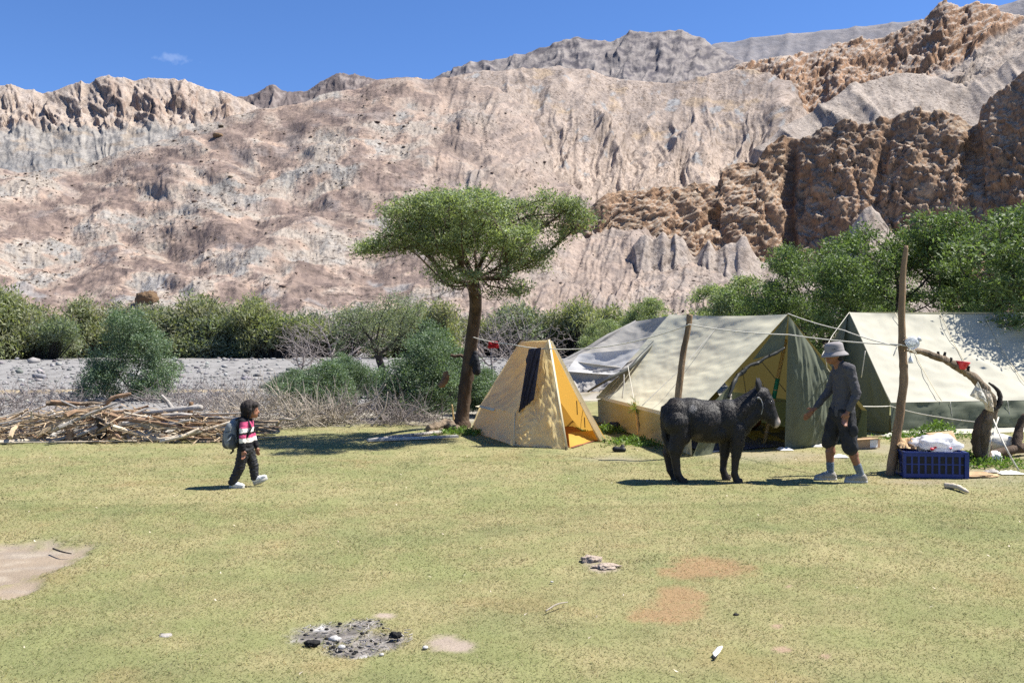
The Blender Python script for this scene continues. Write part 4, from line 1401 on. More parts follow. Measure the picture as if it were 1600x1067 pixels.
# door opening: left edge tape, right flap, inner sides
left_edge = [Fa + Vector((.0, -.015, 0)), Fa.lerp(G3, .5) + Vector((.0, -.02, 0)), G3 + Vector((0, -.02, .01))]
MB().tube(left_edge, .028, 6, squash=.35).build('door_edging', M['canvas_tan_light'], small, True)
f1, f2 = Fa.lerp(G4, .0), G4
cpatch('door_flap', px(934, 688, 15.5), G4 + Vector((.0, -.05, .02)), Fa + Vector((.05, -.03, -.02)), Fa + Vector((.0, -.02, 0)), 'canvas_tan_light', small, 10, 34, .015, .008, 3, (2, 3), .2, 8)
# right-hand roof, seen from inside as yellow
cpatch('inner_lining', G4 + Vector((.02, .06, .02)), G5, Ba, Fa + Vector((0, .03, -.01)), 'canvas_yellow', small, 30, 30, .05, .014, 5, (7, 2), .06, 9)
cpatch('back_panel', G5, G1, Ba, Ba + Vector((.02, .01, 0)), 'canvas_yellow', small, 24, 24, .02, .012, 5, (6, 2), .06, 10)
cpatch('sill_cloth', G3 + Vector((.05, .05, .0)), px(934, 690, 15.5), px(930, 672, 15.9) , px(888, 676, 15.2), 'canvas_yellow', small, 14, 6, 0, .01, 4, None, .1, 12)
MB().tube([Fa + Vector((.0, .06, .02)), Vector((Fa.x, Fa.y + .1, 0.02))], .018, 8).build('tent_pole', M['bamboo'], small, True)
MB().tube([Fa + Vector((0, 0, -.05)), Fa + Vector((.0, .0, .05)), Fa + Vector((.09, 0, .38))], [.012, .01, .004], 6).build('pole_spike', M['black_pole'], small)
MB().tube([Ba + Vector((-.1, 0, -.1)), Ba + Vector((.02, 0, .035)), Ba + Vector((.1, -.1, .02))], [.02, .035, .02], 6, squash=.4).build('ridge_cap', M['tarp_dark'], small)
for (u_, v_) in ((806, 697), (884, 704), (944, 692), (736, 675)):
    p = gd(u_, v_)
    MB().tube([p + Vector((0, -.03, -.05)), p + Vector((0, -.05, .07))], .009, 5).build('tent_peg', M['black_pole'], small)
MB().tube([E2 + Vector((-.01, -.02, 0)), E2.lerp(G2, .5) + Vector((-.01, -.02, 0)), G2 + Vector((0, -.02, 0))], .009, 5).build('wall_seam', M['canvas_tan_light'], small, True)
for (u_, v0, v1) in ((901, 626, 648), (913, 652, 668)):
    rope('door_tie', [px(u_, v0, 15.3), px(u_ + 1, v1, 15.3)], 0, .008, 'black_pole', small, 3)
fl = bpy.data.objects.new('floor_rug', np_mesh('floor_rug', [tuple(G3 + Vector((.1, .1, .025))), tuple(G4 + Vector((-.1, .1, .025))), tuple(G5 + Vector((-.1, -.1, .025))), tuple(G1 + Vector((.2, 0, .025)))], [[0, 1, 2, 3]]))
C.objects.link(fl); fl.data.materials.append(M['rug'])
tag(fl, 'dark red rug lying inside the small yellow tent', 'rug')
bd = MB().tube([px(890, 690, 15.7), px(912, 688, 15.9), px(932, 686, 16.1)], [.05, .08, .05], 8, jitter=.2, squash=.6).build('bedroll', M['rug'], None, True)
tag(bd, 'rolled reddish bedding just inside the yellow tent door', 'bedding')

# ---- middle khaki tent
mid = thing('wall_tent', 'large khaki wall tent with a rolled back door behind the donkey', 'tent', (0, 0, 0))
A = Vector((2.62, 13.35, 0)); Bc = Vector((5.85, 15.0, 0))
WH = .56
apex = px(1231, 491, 14.2)
back_r = px(1046, 491, 19.6)
Dk = Vector((1.78, 18.95, 0))
Bk = Vector((5.0, 20.7, 0))
Ae, De, Be, Bke = A + Vector((0, 0, WH)), Dk + Vector((0, 0, WH)), Bc + Vector((0, 0, WH)), Bk + Vector((0, 0, WH))
cpatch('roof_panel', De, Ae, apex, back_r, 'canvas_khaki', mid, 60, 60, -.10, .014, 5, (4, 5), .04, 13, scallop=.035)
cpatch('far_roof_panel', Be, Bke, back_r, apex, 'canvas_inner_shade', mid, 30, 30, -.06, .012, 5, None, .04, 14, scallop=.035)  # darkened cloth paints the shaded inside of the tent
cpatch('side_wall', Dk + Vector((.02, 0, .03)), A + Vector((0.02, 0, .03)), Ae, De, 'canvas_wall', mid, 60, 14, -.02, .018, 5, (12, 1.6), .1, 15)
cpatch('eave_strip', De + Vector((-.03, -.01, -.04)), Ae + Vector((-.03, -.02, -.04)), Ae + Vector((-.01, 0, .015)), De + Vector((-.01, 0, .015)), 'canvas_khaki', mid, 40, 3, 0, .003, 8)
cpatch('far_side_wall', Bc, Bk, Bke, Be, 'canvas_green', mid, 20, 8, 0, .01, 5)
cpatch('back_wall', Bk, Dk, De.lerp(back_r, 1), back_r + Vector((.02, 0, 0)), 'canvas_inner_shade', mid, 20, 20, 0, .01, 5)
# right half of the front: hanging dark green drape
Cb = gd(1226, 703)
drape_b, drape_t = px(1292, 695, 14.6), px(1300, 584, 14.7)
o = cpatch('front_drape', Cb, gd(1292, 697) , px(1299, 583, 14.7), apex + Vector((.0, -.04, -.02)), 'canvas_green', mid, 56, 56, .14, .05, 4, (2.6, .9), .06, 17)
cpatch('front_drape_lower', gd(1288, 697), gd(1350, 684), px(1352, 640, 15.2), px(1299, 583, 14.72), 'canvas_green', mid, 26, 24, .06, .04, 4, (4, 1.4), .08, 18)
cpatch('front_valance', px(1176, 562, 14.05), px(1224, 548, 14.2), apex + Vector((0, -.02, -.03)), apex + Vector((-.03, -.03, -.03)), 'canvas_green', mid, 20, 20, 0, .012, 4, None, .06, 19)
# the door half rolled up to the left
roll = [px(1226, 543, 14.1), px(1212, 552, 14.05), px(1196, 559, 14.0), px(1184, 567, 13.95), px(1170, 572, 13.9), px(1160, 582, 13.85), px(1152, 588, 13.8), px(1146, 600, 13.7), px(1138, 622, 13.6)]
pole('rolled_door', roll, [.012, .024, .02, .03, .024, .036, .028, .03, .02], 'bag_dark', mid, 9, .35)
cpatch('door_remnant', gd(1082, 714), px(1112, 710, 13.7), px(1150, 592, 13.85), px(1118, 625, 13.55), 'canvas_green', mid, 16, 24, .03, .03, 4, (3, 1.5), .1, 20)
bp = thing('bamboo_pole', 'bamboo tent pole with a green band inside the open khaki tent', 'pole', (0, 0, 0))
p0, p1 = gd(1194, 694), px(1228, 530, 14.9)
MB().tube([p0, p1], [.036, .03], 10).build('cane', M['bamboo'], bp, True)
MB().tube([p0.lerp(p1, .44), p0.lerp(p1, .63)], [.0375, .036], 10).build('band', M['green_band'], bp, True)
for q in (.12, .33, .52, .88, .96):
    c_ = p0.lerp(p1, q); dd = (p1 - p0).normalized() * .008
    MB().tube([c_ - dd, c_ + dd], .0375, 10).build('node_ring', M['pole_pale'], bp, True)
for (u0, v0, y0, u1, v1, y1) in ((1190, 565, 16, 1228, 612, 16), (1155, 625, 18, 1228, 627, 16), (1160, 575, 18, 1165, 612, 17.5)):
    rope('inner_seam', [px(u0, v0, y0), px(u1, v1, y1)], 0, .008, 'rope_grey', mid, 3)
gsheet = cpatch('ground_sheet', A + Vector((.35, .5, .012)), Bc + Vector((-.5, .3, .012)), Bk + Vector((-.2, -.3, .012)), Dk + Vector((.3, -.3, .012)), 'ground_sheet', None, 20, 20, 0, .012, 5, None, .05, 3, solid=0)
tag(gsheet, 'dark blue ground sheet on the floor of the khaki tent', 'ground sheet')
rope('seam_line', [px(1135, 494, 17.0) + Vector((-.02, -.06, 0)), px(1070, 570, 15.6) + Vector((-.02, -.10, 0)), px(1003, 634, 14.9)], 0, .005, 'rope_grey', mid, 10)
bg_ = MB()
for (x_, y_, r_) in ((3.3, 17.5, .35), (3.9, 18.2, .42), (4.5, 17.6, .3), (3.0, 16.6, .22)):
    s_ = MB().ball((x_, y_, r_ * .55), r_, (1.1, .9, .6), 12, 8).build('bedding_bundle', M['rug'] if r_ != .42 else M['ground_sheet'], None, True)
    tag(s_, {.35: 'reddish bedding bundle in the shade of the khaki tent', .42: 'dark blue bedding bundle at the back of the khaki tent', .3: 'reddish bundle behind the bamboo tent pole', .22: 'small reddish bundle by the khaki tent side wall'}[r_], 'bedding')

# stakes and guy ropes along the side wall
def stake(u_, v_, ut, vt, label, Y=None):
    b = gd(u_, v_)
    t_ = px(ut, vt, b.y + .05)
    o = pole('tent_stake', [b + Vector((0, 0, -.08)), b.lerp(t_, .5) + Vector((.01, 0, 0)), t_], [.032, .03, .026], 'bamboo', None, 7, .08)
    tag(o, label, 'stake', 'wooden stakes along the khaki tent wall')
    return t_
s1_ = stake(938, 661, 944, 618, 'short wooden stake by the khaki tent wall nearest the yellow tent')
s2_ = stake(999, 684, 991, 628, 'short wooden stake leaning on the khaki tent wall right of the other stake')
rope('guy_rope', [G4.lerp(Fa, .42), s1_ + Vector((0, 0, -.05)), s2_ + Vector((0, -.03, -.06))], [.02, .02], .007, 'rope', None, 10, 'pale guy rope from the yellow tent flap to the two stakes', 'rope')
rope('guy_rope', [px(981, 572, 17.0), s2_], .0, .007, 'rope', None, 8, 'pale guy rope dropping from the tarpaulin to the second stake', 'rope')
rope('guy_rope', [px(975, 585, 17.2), px(975, 600, 17.0), px(972, 622, 16.9)], .0, .009, 'rope_grey', None, 6, 'grey rope end hanging on the khaki roof near the tarpaulin', 'rope')
rope('guy_rope', [s1_, px(968, 590, 17.4)], .0, .004, 'rope_grey', None, 6, 'thin dark cord from the first stake up to the khaki roof', 'rope')
# hay tuft tied to the second stake
hv, hf = leaves(np.array([tuple(s2_ + Vector((0, -.05, -.10)))]), 90, .05, .14, .008, 5, .2, 1.2)
tag(link('hay_tuft', np_mesh('hay_tuft', hv, hf), M['leaf_herb']), 'tuft of green hay tied to the second stake', 'hay')

# leaning prop pole carrying the clothes line
prop_b, prop_t = gd(1056, 716), px(1078, 491, 13.3)
prop = pole('prop_pole', [prop_b + Vector((0, 0, -.1)), px(1058, 640, 13.22), px(1063, 590, 13.25), px(1068, 550, 13.3), px(1075, 515, 13.3), prop_t], [.056, .053, .048, .044, .041, .044], 'pole_wood', None, 9, .1)
tag(prop, 'crooked brown wooden pole propped in front of the khaki tent roof', 'pole')

# ---- grey tarpaulin stretched beside it
tarp = thing('tarpaulin', 'sagging grey tarpaulin awning stretched between the yellow and khaki tents', 'awning', (0, 0, 0))
T1, T2, T3, T4 = px(994, 502, 22.0), px(1056, 492, 20.2), px(982, 576, 18.2), px(878, 562, 21.5)
cpatch('sheet', T4, T3, T2, T1, 'tarp_grey', tarp, 44, 44, -.32, .028, 4, (2.2, 5), .05, 22)
cpatch('shade_strip', px(878, 564, 21.3), px(930, 552, 21.6), px(996, 505, 21.9), px(993, 500, 22.3), 'tarp_grey', tarp, 24, 8, .1, .03, 4, None, .1, 23)
cpatch('lower_sheet', px(905, 613, 18.6), px(935, 612, 18.2), T3, px(880, 575, 21.0), 'tarp_grey', tarp, 30, 24, -.06, .05, 4, (3, 4), .06, 24)
cpatch('sunlit_strip', px(884, 580, 20.3), px(962, 586, 18.3), px(1000, 545, 18.8), px(905, 553, 21.0), 'tarp_sunlit', tarp, 30, 20, -.12, .014, 4, (3, 3), .08, 25)  # sunlit lower strip, its brightness painted by the lighter cloth
pole('hem', [T2 + Vector((0, -.05, .02)), px(1028, 528, 19.2), px(1000, 558, 18.4), T3 + Vector((0, -.04, 0)), px(948, 594, 18.0), px(918, 612, 18.1)], [.02, .035, .04, .035, .03, .02], 'tarp_dark', tarp, 7, .1)
MB().tube([Vector((T1.x, T1.y, 0)), T1], .03, 7).build('support_pole', M['pole_wood'], tarp, True)
MB().tube([Vector((T4.x, T4.y, 0)), T4], .03, 7).build('support_pole', M['pole_wood'], tarp, True)

# ---- right tent
rt = thing('wall_tent', 'off white wall tent with dark green walls at the right edge', 'tent', (0, 0, 0))
Ra = gd(1389, 678); Ra2 = Vector((13.2, 18.35, 0))
Rae, Ra2e = px(1391, 629, Ra.y), Ra2 + Vector((0, 0, .57))
rap = px(1327, 488, 18.7); rap2 = Vector((13.0, 20.0, 2.34))
Rb = Vector((6.75, 20.5, 0)); Rb2 = Vector((12.9, 21.7, 0))
cpatch('roof_panel', Rae, Ra2e, rap2, rap, 'canvas_white', rt, 90, 56, -.09, .030, 5, (6, 2.6), .03, 31, scallop=.05)
cpatch('far_roof_panel', Rb2 + Vector((0, 0, .57)), Rb + Vector((0, 0, .57)), rap, rap2, 'canvas_white', rt, 20, 14, 0, .01, 5)
cpatch('gable_wall', gd(1330, 678) + Vector((-.25, 2.6, 0)), Ra + Vector((0, .02, .02)), Rae, rap, 'canvas_green', rt, 34, 34, .02, .03, 4, (5, 1.2), .06, 32)
cpatch('gable_wall', Rb + Vector((-.45, -.3, 0)), gd(1345, 682) + Vector((-.2, 1.0, 0)), rap + Vector((-.02, .02, -.01)), rap + Vector((-.05, .05, -.05)), 'canvas_green', rt, 24, 24, .02, .03, 4, (4, 1.2), .06, 33)
cpatch('front_wall', Ra + Vector((.02, -.06, .06)), Ra2 + Vector((0, -.06, .06)), Ra2e + Vector((0, 0, -.01)), Rae + Vector((0, 0, -.01)), 'canvas_green', rt, 80, 14, .05, .035, 5, (16, 1.2), .12, 34)
cpatch('mud_flap', Ra + Vector((.0, -.42, .015)), Ra2 + Vector((0, -.40, .015)), Ra2 + Vector((0, -.06, .065)), Ra + Vector((.02, -.06, .065)), 'canvas_white', rt, 60, 6, .01, .015, 5, (14, 1), .1, 35)
MB().tube([Rae.lerp(rap, t_ / 8) + Vector((0, -.012, 0)) for t_ in range(9)], .012, 5).build('edge_tape', M['canvas_white'], rt, True)
def bil(s, t):
    p = (Rae * (1 - s) + Ra2e * s) * (1 - t) + (rap * (1 - s) + rap2 * s) * t
    n_ = (Ra2e - Rae).cross(rap - Rae).normalized()
    p = p + n_ * (-.09 * 16 * s * (1 - s) * t * (1 - t))
    p.z -= .05 * 4 * s * (1 - s) * t
    return p + Vector((0, -.02, .018))
for s_ in (.17, .34, .51, .68):
    MB().tube([bil(s_, t_ / 14) for t_ in range(15)], .0065, 4).build('roof_seam', M['canvas_tan_light'], rt, True)
for q in (.02, .2, .4, .6, .8):
    a_ = Rae.lerp(Ra2e, q)
    rope('wall_tie', [a_ + Vector((0, -.02, 0)), a_ + Vector((.01, -.07, -.25)), a_ + Vector((0, -.05, -.45))], 0, .006, 'rope', rt, 4)
for (a_, b_) in (((1352, 548), (1346, 590)), ((1393, 630), (1392, 655))):
    rope('tie_cord', [px(*a_, 17.0), px(*b_, 17.0)], .0, .008, 'rope', rt, 4)

# ------------------------------------------------------------------ bodies: tapered limbs fused into one skin
def skin_mesh(name, shapes, vox=.012, smooth=6, wr=0.0, ws=18.0, stretch=(1, 1, 1)):
    """shapes: ('c', p0, r0, p1, r1[, flat]) tapered limb or ('e', centre, (rx,ry,rz)[, rot_y]) ellipsoid; returns one fused mesh"""
    mb = MB()
    for s in shapes:
        if s[0] == 'c':
            p0, r0, p1, r1 = Vector(s[1]), s[2], Vector(s[3]), s[4]
            d = p1 - p0
            n = 14
            mb.ball(p0, r0, (1, 1, 1), n, 8)
            mb.ball(p1, r1, (1, 1, 1), n, 8)
            mb.tube([p0, p1], [r0 * .99, r1 * .99], n)
        else:
            mt = Matrix.Rotation(s[3], 3, 'Y') if len(s) > 3 else None
            mb.ball(s[1], 1.0, s[2], 18, 12, mt)
    me = mb.mesh(name + '_raw')
    o = bpy.data.objects.new('tmp', me)
    C.objects.link(o)
    m1 = o.modifiers.new('r', 'REMESH'); m1.mode = 'VOXEL'; m1.voxel_size = vox
    m2 = o.modifiers.new('s', 'SMOOTH'); m2.iterations = smooth; m2.factor = .5
    dg = bpy.context.evaluated_depsgraph_get()
    dg.update()
    me2 = bpy.data.meshes.new_from_object(o.evaluated_get(dg))
    bpy.data.objects.remove(o)
    me2.name = name
    n = len(me2.vertices)
    co = np.empty(n * 3, np.float32)
    me2.vertices.foreach_get('co', co)
    co = co.reshape(-1, 3)
    if wr:
        nr = np.empty(n * 3, np.float32)
        me2.vertices.foreach_get('normal', nr)
        nr = nr.reshape(-1, 3)
        w = np.array([0.0] * n)
        q = co * np.array(stretch) * ws
        w = gnoise(q) + .5 * gnoise(q * 2.1 + 5)
        co = co + nr * (w * wr)[:, None]
        me2.vertices.foreach_set('co', co.astype(np.float32).ravel())
    me2.polygons.foreach_set('use_smooth', np.ones(len(me2.polygons), bool))
    me2.update()
    return me2, co

def paint(me, co, fn):
    at = me.attributes.new('Col', 'FLOAT_COLOR', 'POINT')
    c4 = np.ones((len(co), 4), np.float32)
    c4[:, :3] = fn(co)
    at.data.foreach_set('color', c4.ravel())

attr_mat('painted', rough=.85, spec=.15, nscale=40.0, namt=.18, bscale=160.0, bstr=.35, bdist=.004)
attr_mat('skin', rough=.5, spec=.35, nscale=30.0, namt=.10, bscale=200.0, bstr=.15, bdist=.002)
simple('shirt_grey', (.085, .081, .084), .9, .22, 60, 300, .5, .003, .15)
simple('shorts_dark', (.030, .030, .032), .8, .3, 12, 260, .4, .003, .2)
simple('hat_grey', (.26, .24, .235), .85, .1, 30, 300, .4, .002, .2)
simple('sock_blue', (.13, .155, .185), .9, .35, 40, 300, .5, .003)
simple('shoe_grey', (.27, .25, .215), .7, .25, 30, 120, .4, .004)
simple('shoe_sole', (.40, .385, .34), .7, .1, 30, 120, .3, .003)
simple('shoe_white', (.62, .62, .60), .75, .25, 30, 120, .5, .004)
simple('hair', (.016, .011, .009), .8, .5, 60, 200, .6, .004, .4, vec_scale=(1, 1, .25))
simple('trousers_black', (.017, .017, .019), .65, .35, 14, 120, .5, .006, .35)
simple('pack_grey', (.20, .215, .215), .7, .12, 10, 300, .4, .003)
simple('pack_dark', (.075, .082, .085), .7, .15, 10, 300, .4, .003)
simple('black_cloth', (.018, .018, .02), .85, .3, 10, 200, .4, .003)
simple('white_mark', (.8, .8, .8), .6, .03)

SKIN_M = (.235, .105, .060); SKIN_K = (.30, .135, .078)

def hand(shapes, wrist, tip, side, spread, s=1.0, curl=.35):
    """palm and five fingers from the wrist towards tip; spread is the across-palm direction"""
    w, t = Vector(wrist), Vector(tip)
    d = (t - w).normalized()
    a = Vector(spread).normalized()
    n = d.cross(a).normalized() * side
    palm = w + d * .05 * s
    shapes.append(('c', w, .021 * s, palm + a * .008 * s, .026 * s))
    shapes.append(('c', palm - a * .014 * s, .019 * s, palm + d * .035 * s - a * .018 * s, .016 * s))
    shapes.append(('c', palm + a * .016 * s, .019 * s, palm + d * .035 * s + a * .02 * s, .016 * s))
    for k, ln in enumerate((.062, .074, .078, .068)):
        o = a * (.03 - .02 * k) * s
        b = palm + d * .042 * s + o
        m = b + d * ln * .55 * s + n * ln * curl * .3 * s
        e = m + d * ln * .45 * s + n * ln * curl * 1.0 * s
        shapes.append(('c', b, .0092 * s, m, .0086 * s))
        shapes.append(('c', m, .0086 * s, e, .0072 * s))
    b = palm + a * .026 * s - d * .015 * s
    m = b + (a * .8 + d * .7).normalized() * .034 * s
    shapes.append(('c', b, .0125 * s, m, .0105 * s))
    shapes.append(('c', m, .0105 * s, m + (a * .25 + d).normalized() * .03 * s + n * .008 * s, .0085 * s))

# ---- the man, facing left (local +x is forward, +y his left side)
mp = gd(1313, 751)
man = thing('person', 'man in grey bucket hat, grey long sleeved shirt and dark shorts facing the donkey', 'person', (mp.x, mp.y, ground_z(np.array([mp.x]), np.array([mp.y]))[0]), math.pi)
S_ = []
HC = Vector((.075, .0, 1.545))
S_ += [('e', HC, (.098, .078, .118)), ('e', HC + Vector((.035, 0, -.055)), (.062, .056, .062)), ('e', HC + Vector((.065, 0, -.075)), (.032, .036, .030)),
       ('c', HC + Vector((.092, 0, .005)), .010, HC + Vector((.112, 0, -.030)), .0135), ('e', HC + Vector((.084, 0, -.058)), (.014, .024, .010)),
       ('e', HC + Vector((.078, .032, .005)), (.016, .018, .010)), ('e', HC + Vector((.078, -.032, .005)), (.016, .018, .010)),
       ('e', HC + Vector((-.010, .080, -.010)), (.020, .010, .032)), ('e', HC + Vector((-.010, -.080, -.010)), (.020, .010, .032)),
       ('c', (.00, 0, 1.36), .062, (.045, 0, 1.50), .055),
       ('c', (-.04, 0, 1.34), .075, (-.04, 0, 1.05), .085), ('c', (-.04, 0, 1.05), .085, (-.03, 0, .88), .09)]
# arms
sl, sr = Vector((-.05, .175, 1.375)), Vector((-.03, -.175, 1.375))
el, wl_, hl = Vector((-.11, .235, 1.08)), Vector((-.005, .25, .875)), Vector((.04, .245, .76))
er, wr_, hr = Vector((.05, -.235, 1.10)), Vector((.245, -.20, .875)), Vector((.32, -.19, .80))
S_ += [('c', sl, .052, el, .040), ('c', el, .040, wl_, .027), ('c', sr, .052, er, .040), ('c', er, .040, wr_, .027)]
hand(S_, wl_, hl, -1, (1, .15, .35), 1.08, .5)
hand(S_, wr_, hr, 1, (.45, .2, 1), 1.08, .35)
# legs
hipl, hipr = Vector((-.04, .09, .88)), Vector((.0, -.09, .88))
kl, al = Vector((-.065, .10, .48)), Vector((-.215, .10, .09))
kr, ar = Vector((.10, -.10, .49)), Vector((.085, -.10, .09))
S_ += [('c', hipl, .088, kl, .058), ('c', kl, .056, kl.lerp(al, .35) + Vector((-.012, 0, 0)), .056), ('c', kl.lerp(al, .35), .055, al, .036),
       ('c', hipr, .088, kr, .058), ('c', kr, .056, kr.lerp(ar, .35) + Vector((-.016, 0, 0)), .056), ('c', kr.lerp(ar, .35), .055, ar, .036)]
me, co = skin_mesh('body', S_, .0095, 2)
paint(me, co, lambda c: mixc(np.array([SKIN_M] * len(c)), (.10, .04, .03), sst(.02, .0, np.abs(c[:, 2] - 1.488)) * sst(.14, .155, c[:, 0]) * .5))
link('body', me, M['skin'], man)
# shirt
sh_ = [('e', (-.04, 0, 1.30), (.118, .165, .13)), ('c', (-.045, .07, 1.31), .112, (-.04, .05, 1.02), .112), ('c', (-.045, -.07, 1.31), .112, (-.04, -.05, 1.02), .112),
       ('c', (-.04, .05, 1.02), .112, (-.03, .055, .85), .125), ('c', (-.04, -.05, 1.02), .112, (-.02, -.055, .85), .125), ('c', (-.02, 0, 1.38), .075, (.0, 0, 1.42), .066),
       ('c', sl, .068, el, .056), ('c', el, .056, wl_ + (el - wl_) * .12, .042), ('c', sr, .068, er, .056), ('c', er, .056, wr_ + (er - wr_) * .12, .040), ('c', sl, .07, (-.03, .08, 1.39), .07), ('c', sr, .07, (-.03, -.08, 1.39), .07)]
me, co = skin_mesh('shirt', sh_, .010, 4, .0085, 14, (1, 1, 1.3))
link('shirt', me, M['shirt_grey'], man)
# shorts, knee length
so_ = [('c', (-.03, 0, .86), .128, (-.02, 0, .80), .13), ('c', (-.035, .075, .84), .118, kl + Vector((-.01, .015, -.055)), .098), ('c', (.0, -.075, .84), .118, kr + Vector((.0, -.015, -.02)), .092), ('e', (-.03, 0, .82), (.12, .17, .10))]
me, co = skin_mesh('shorts', so_, .010, 4, .010, 15, (1, 1, .8))
link('shorts', me, M['shorts_dark'], man)
pk = MB().ball(kl + Vector((-.02, .115, .16)), .06, (.9, .22, 1.25), 12, 8)
pk.build('cargo_pocket', M['shorts_dark'], man, True)
for (k_, a_) in ((kl, al), (kr, ar)):
    link('sock', skin_mesh('sock', [('c', a_.lerp(k_, .30), .050, a_, .043), ('c', a_, .043, a_ + Vector((.03, 0, -.03)), .042)], .009, 3, .003, 60)[0], M['sock_blue'], man)
for a_, pitch in ((al, 0), (ar, 0)):
    sp = [('c', a_ + Vector((-.015, 0, -.02)), .050, a_ + Vector((.08, 0, -.035)), .046), ('c', a_ + Vector((.08, 0, -.04)), .046, a_ + Vector((.165, .0, -.052)), .036), ('c', a_ + Vector((-.035, 0, -.045)), .043, a_ + Vector((.02, 0, -.05)), .043)]
    shoe = link('shoe', skin_mesh('shoe', sp, .009, 2, .003, 50)[0], M['shoe_grey'], man)
    sl_ = [('c', a_ + Vector((-.04, 0, -.078)), .042, a_ + Vector((.05, 0, -.078)), .042), ('c', a_ + Vector((.05, 0, -.078)), .042, a_ + Vector((.17, 0, -.075)), .038)]
    me, co = skin_mesh('sole', sl_, .008, 1)
    co[:, 2] = np.clip(co[:, 2], a_.z - .094, a_.z - .055)
    me.vertices.foreach_set('co', co.astype(np.float32).ravel()); me.update()
    link('sole', me, M['shoe_sole'], shoe)
    for q in range(4):
        c_ = a_ + Vector((.045 + .026 * q, 0, .022 - .013 * q))
        MB().tube([c_ + Vector((0, -.028, -.006)), c_ + Vector((0, 0, .004)), c_ + Vector((0, .028, -.006))], .0042, 5).build('lace', M['white_mark'], shoe)
# hair and hat
link('hair', skin_mesh('hair', [('e', HC + Vector((-.025, 0, -.005)), (.09, .082, .09)), ('e', HC + Vector((-.05, 0, -.045)), (.055, .07, .05))], .009, 2, .003, 70)[0], M['hair'], man)
hm = Matrix.Translation(HC + Vector((-.004, 0, .03))) @ Matrix.Rotation(math.radians(7), 4, 'Y')
prof = [(.158, -.045), (.150, -.030), (.122, .0), (.112, .012), (.109, .05), (.106, .085), (.098, .108), (.07, .122), (.02, .127), (.0, .127)]
hat = MB().lathe(prof, 28, hm @ Matrix.Diagonal((1.05, .95, 1, 1))).build('bucket_hat', M['hat_grey'], man, True)
hm_ = hat.modifiers.new('t', 'SOLIDIFY'); hm_.thickness = .004
MB().lathe([(.1135, .012), (.1125, .030)], 28, hm @ Matrix.Diagonal((1.05, .95, 1, 1))).build('hat_band', M['hat_grey'], hat, True)
bd_ = MB().box((-.02, -.002, -.004), (.02, .003, .004), hm @ Matrix.Translation((.04, .106, .042)) @ Matrix.Rotation(math.radians(20), 4, 'Z'))
bd_.build('hat_badge', M['black_cloth'], hat)
MB().ball(Vector((-.075, .245, 1.26)), .014, (.6, .35, .6), 8, 6).build('sleeve_emblem', M['white_mark'], man)

# ---- the child, walking right
kp_ = gd(384, 761)
kid = thing('person', 'small child in a striped jumper and black trousers walking to the right', 'person', (kp_.x, kp_.y, ground_z(np.array([kp_.x]), np.array([kp_.y]))[0]))
HK = Vector((.055, 0, .905))
S_ = [('e', HK, (.088, .075, .100)), ('e', HK + Vector((.035, 0, -.045)), (.056, .054, .052)), ('c', HK + Vector((.085, 0, -.012)), .009, HK + Vector((.098, 0, -.030)), .011), ('e', HK + Vector((.078, 0, -.052)), (.013, .020, .009)),
      ('e', HK + Vector((.058, 0, -.078)), (.025, .026, .018)), ('e', HK + Vector((.076, .027, .0)), (.011, .014, .008)), ('e', HK + Vector((.076, -.027, .0)), (.011, .014, .008)), ('e', HK + Vector((-.0, .074, -.015)), (.014, .008, .022)), ('e', HK + Vector((0, -.074, -.015)), (.014, .008, .022)),
      ('c', (.01, 0, .78), .040, (.03, 0, .85), .036), ('c', (.01, 0, .75), .06, (.0, 0, .48), .07)]
skr, skl = Vector((-.01, -.105, .765)), Vector((.0, .105, .765))
ekr, wkr, hkr = Vector((-.005, -.135, .60)), Vector((.005, -.14, .455)), Vector((.015, -.14, .385))
ekl, wkl, hkl = Vector((.03, .135, .60)), Vector((.08, .13, .46)), Vector((.10, .13, .39))
S_ += [('c', skr, .036, ekr, .030), ('c', ekr, .030, wkr, .021), ('c', skl, .036, ekl, .030), ('c', ekl, .030, wkl, .021)]
hand(S_, wkr, hkr, 1, (1, -.1, .2), .66, .6)
hand(S_, wkl, hkl, -1, (1, .1, .2), .66, .6)
hkR, hkL = Vector((-.01, -.055, .44)), Vector((.01, .055, .44))
knR, anR = Vector((-.055, -.06, .235)), Vector((-.135, -.06, .065))
knL, anL = Vector((.075, .06, .245)), Vector((.085, .06, .10))
S_ += [('c', hkR, .055, knR, .042), ('c', knR, .042, anR, .030), ('c', hkL, .055, knL, .042), ('c', knL, .042, anL, .030)]
me, co = skin_mesh('body', S_, .0065, 2)
def kid_skin(c):
    r = np.array([SKIN_K] * len(c))
    r = mixc(r, (.22, .07, .05), sst(.012, .0, np.abs(c[:, 2] - (HK.z - .053))) * sst(.13, .14, c[:, 0]) * .7)
    ey = np.minimum(np.hypot(c[:, 1] - .027, c[:, 2] - HK.z), np.hypot(c[:, 1] + .027, c[:, 2] - HK.z))
    return mixc(r, (.01, .008, .007), sst(.012, .006, ey) * sst(.12, .13, c[:, 0]))
paint(me, co, kid_skin)
link('body', me, M['skin'], kid)
jm = [('c', (.005, .035, .74), .078, (-.005, .03, .50), .082), ('c', (.005, -.035, .74), .078, (-.005, -.03, .50), .082), ('c', skr, .052, ekr, .047), ('c', ekr, .047, wkr + Vector((0, 0, .01)), .036), ('c', skl, .052, ekl, .047), ('c', ekl, .047, wkl + Vector((0, 0, .01)), .036), ('c', (.012, 0, .79), .05, (.018, 0, .815), .046)]
me, co = skin_mesh('jumper', jm, .0075, 3, .004, 26, (1, 1, 1.5))
PK, WH_, BK = np.array((.50, .075, .17)), np.array((.72, .68, .60)), np.array((.016, .015, .018))
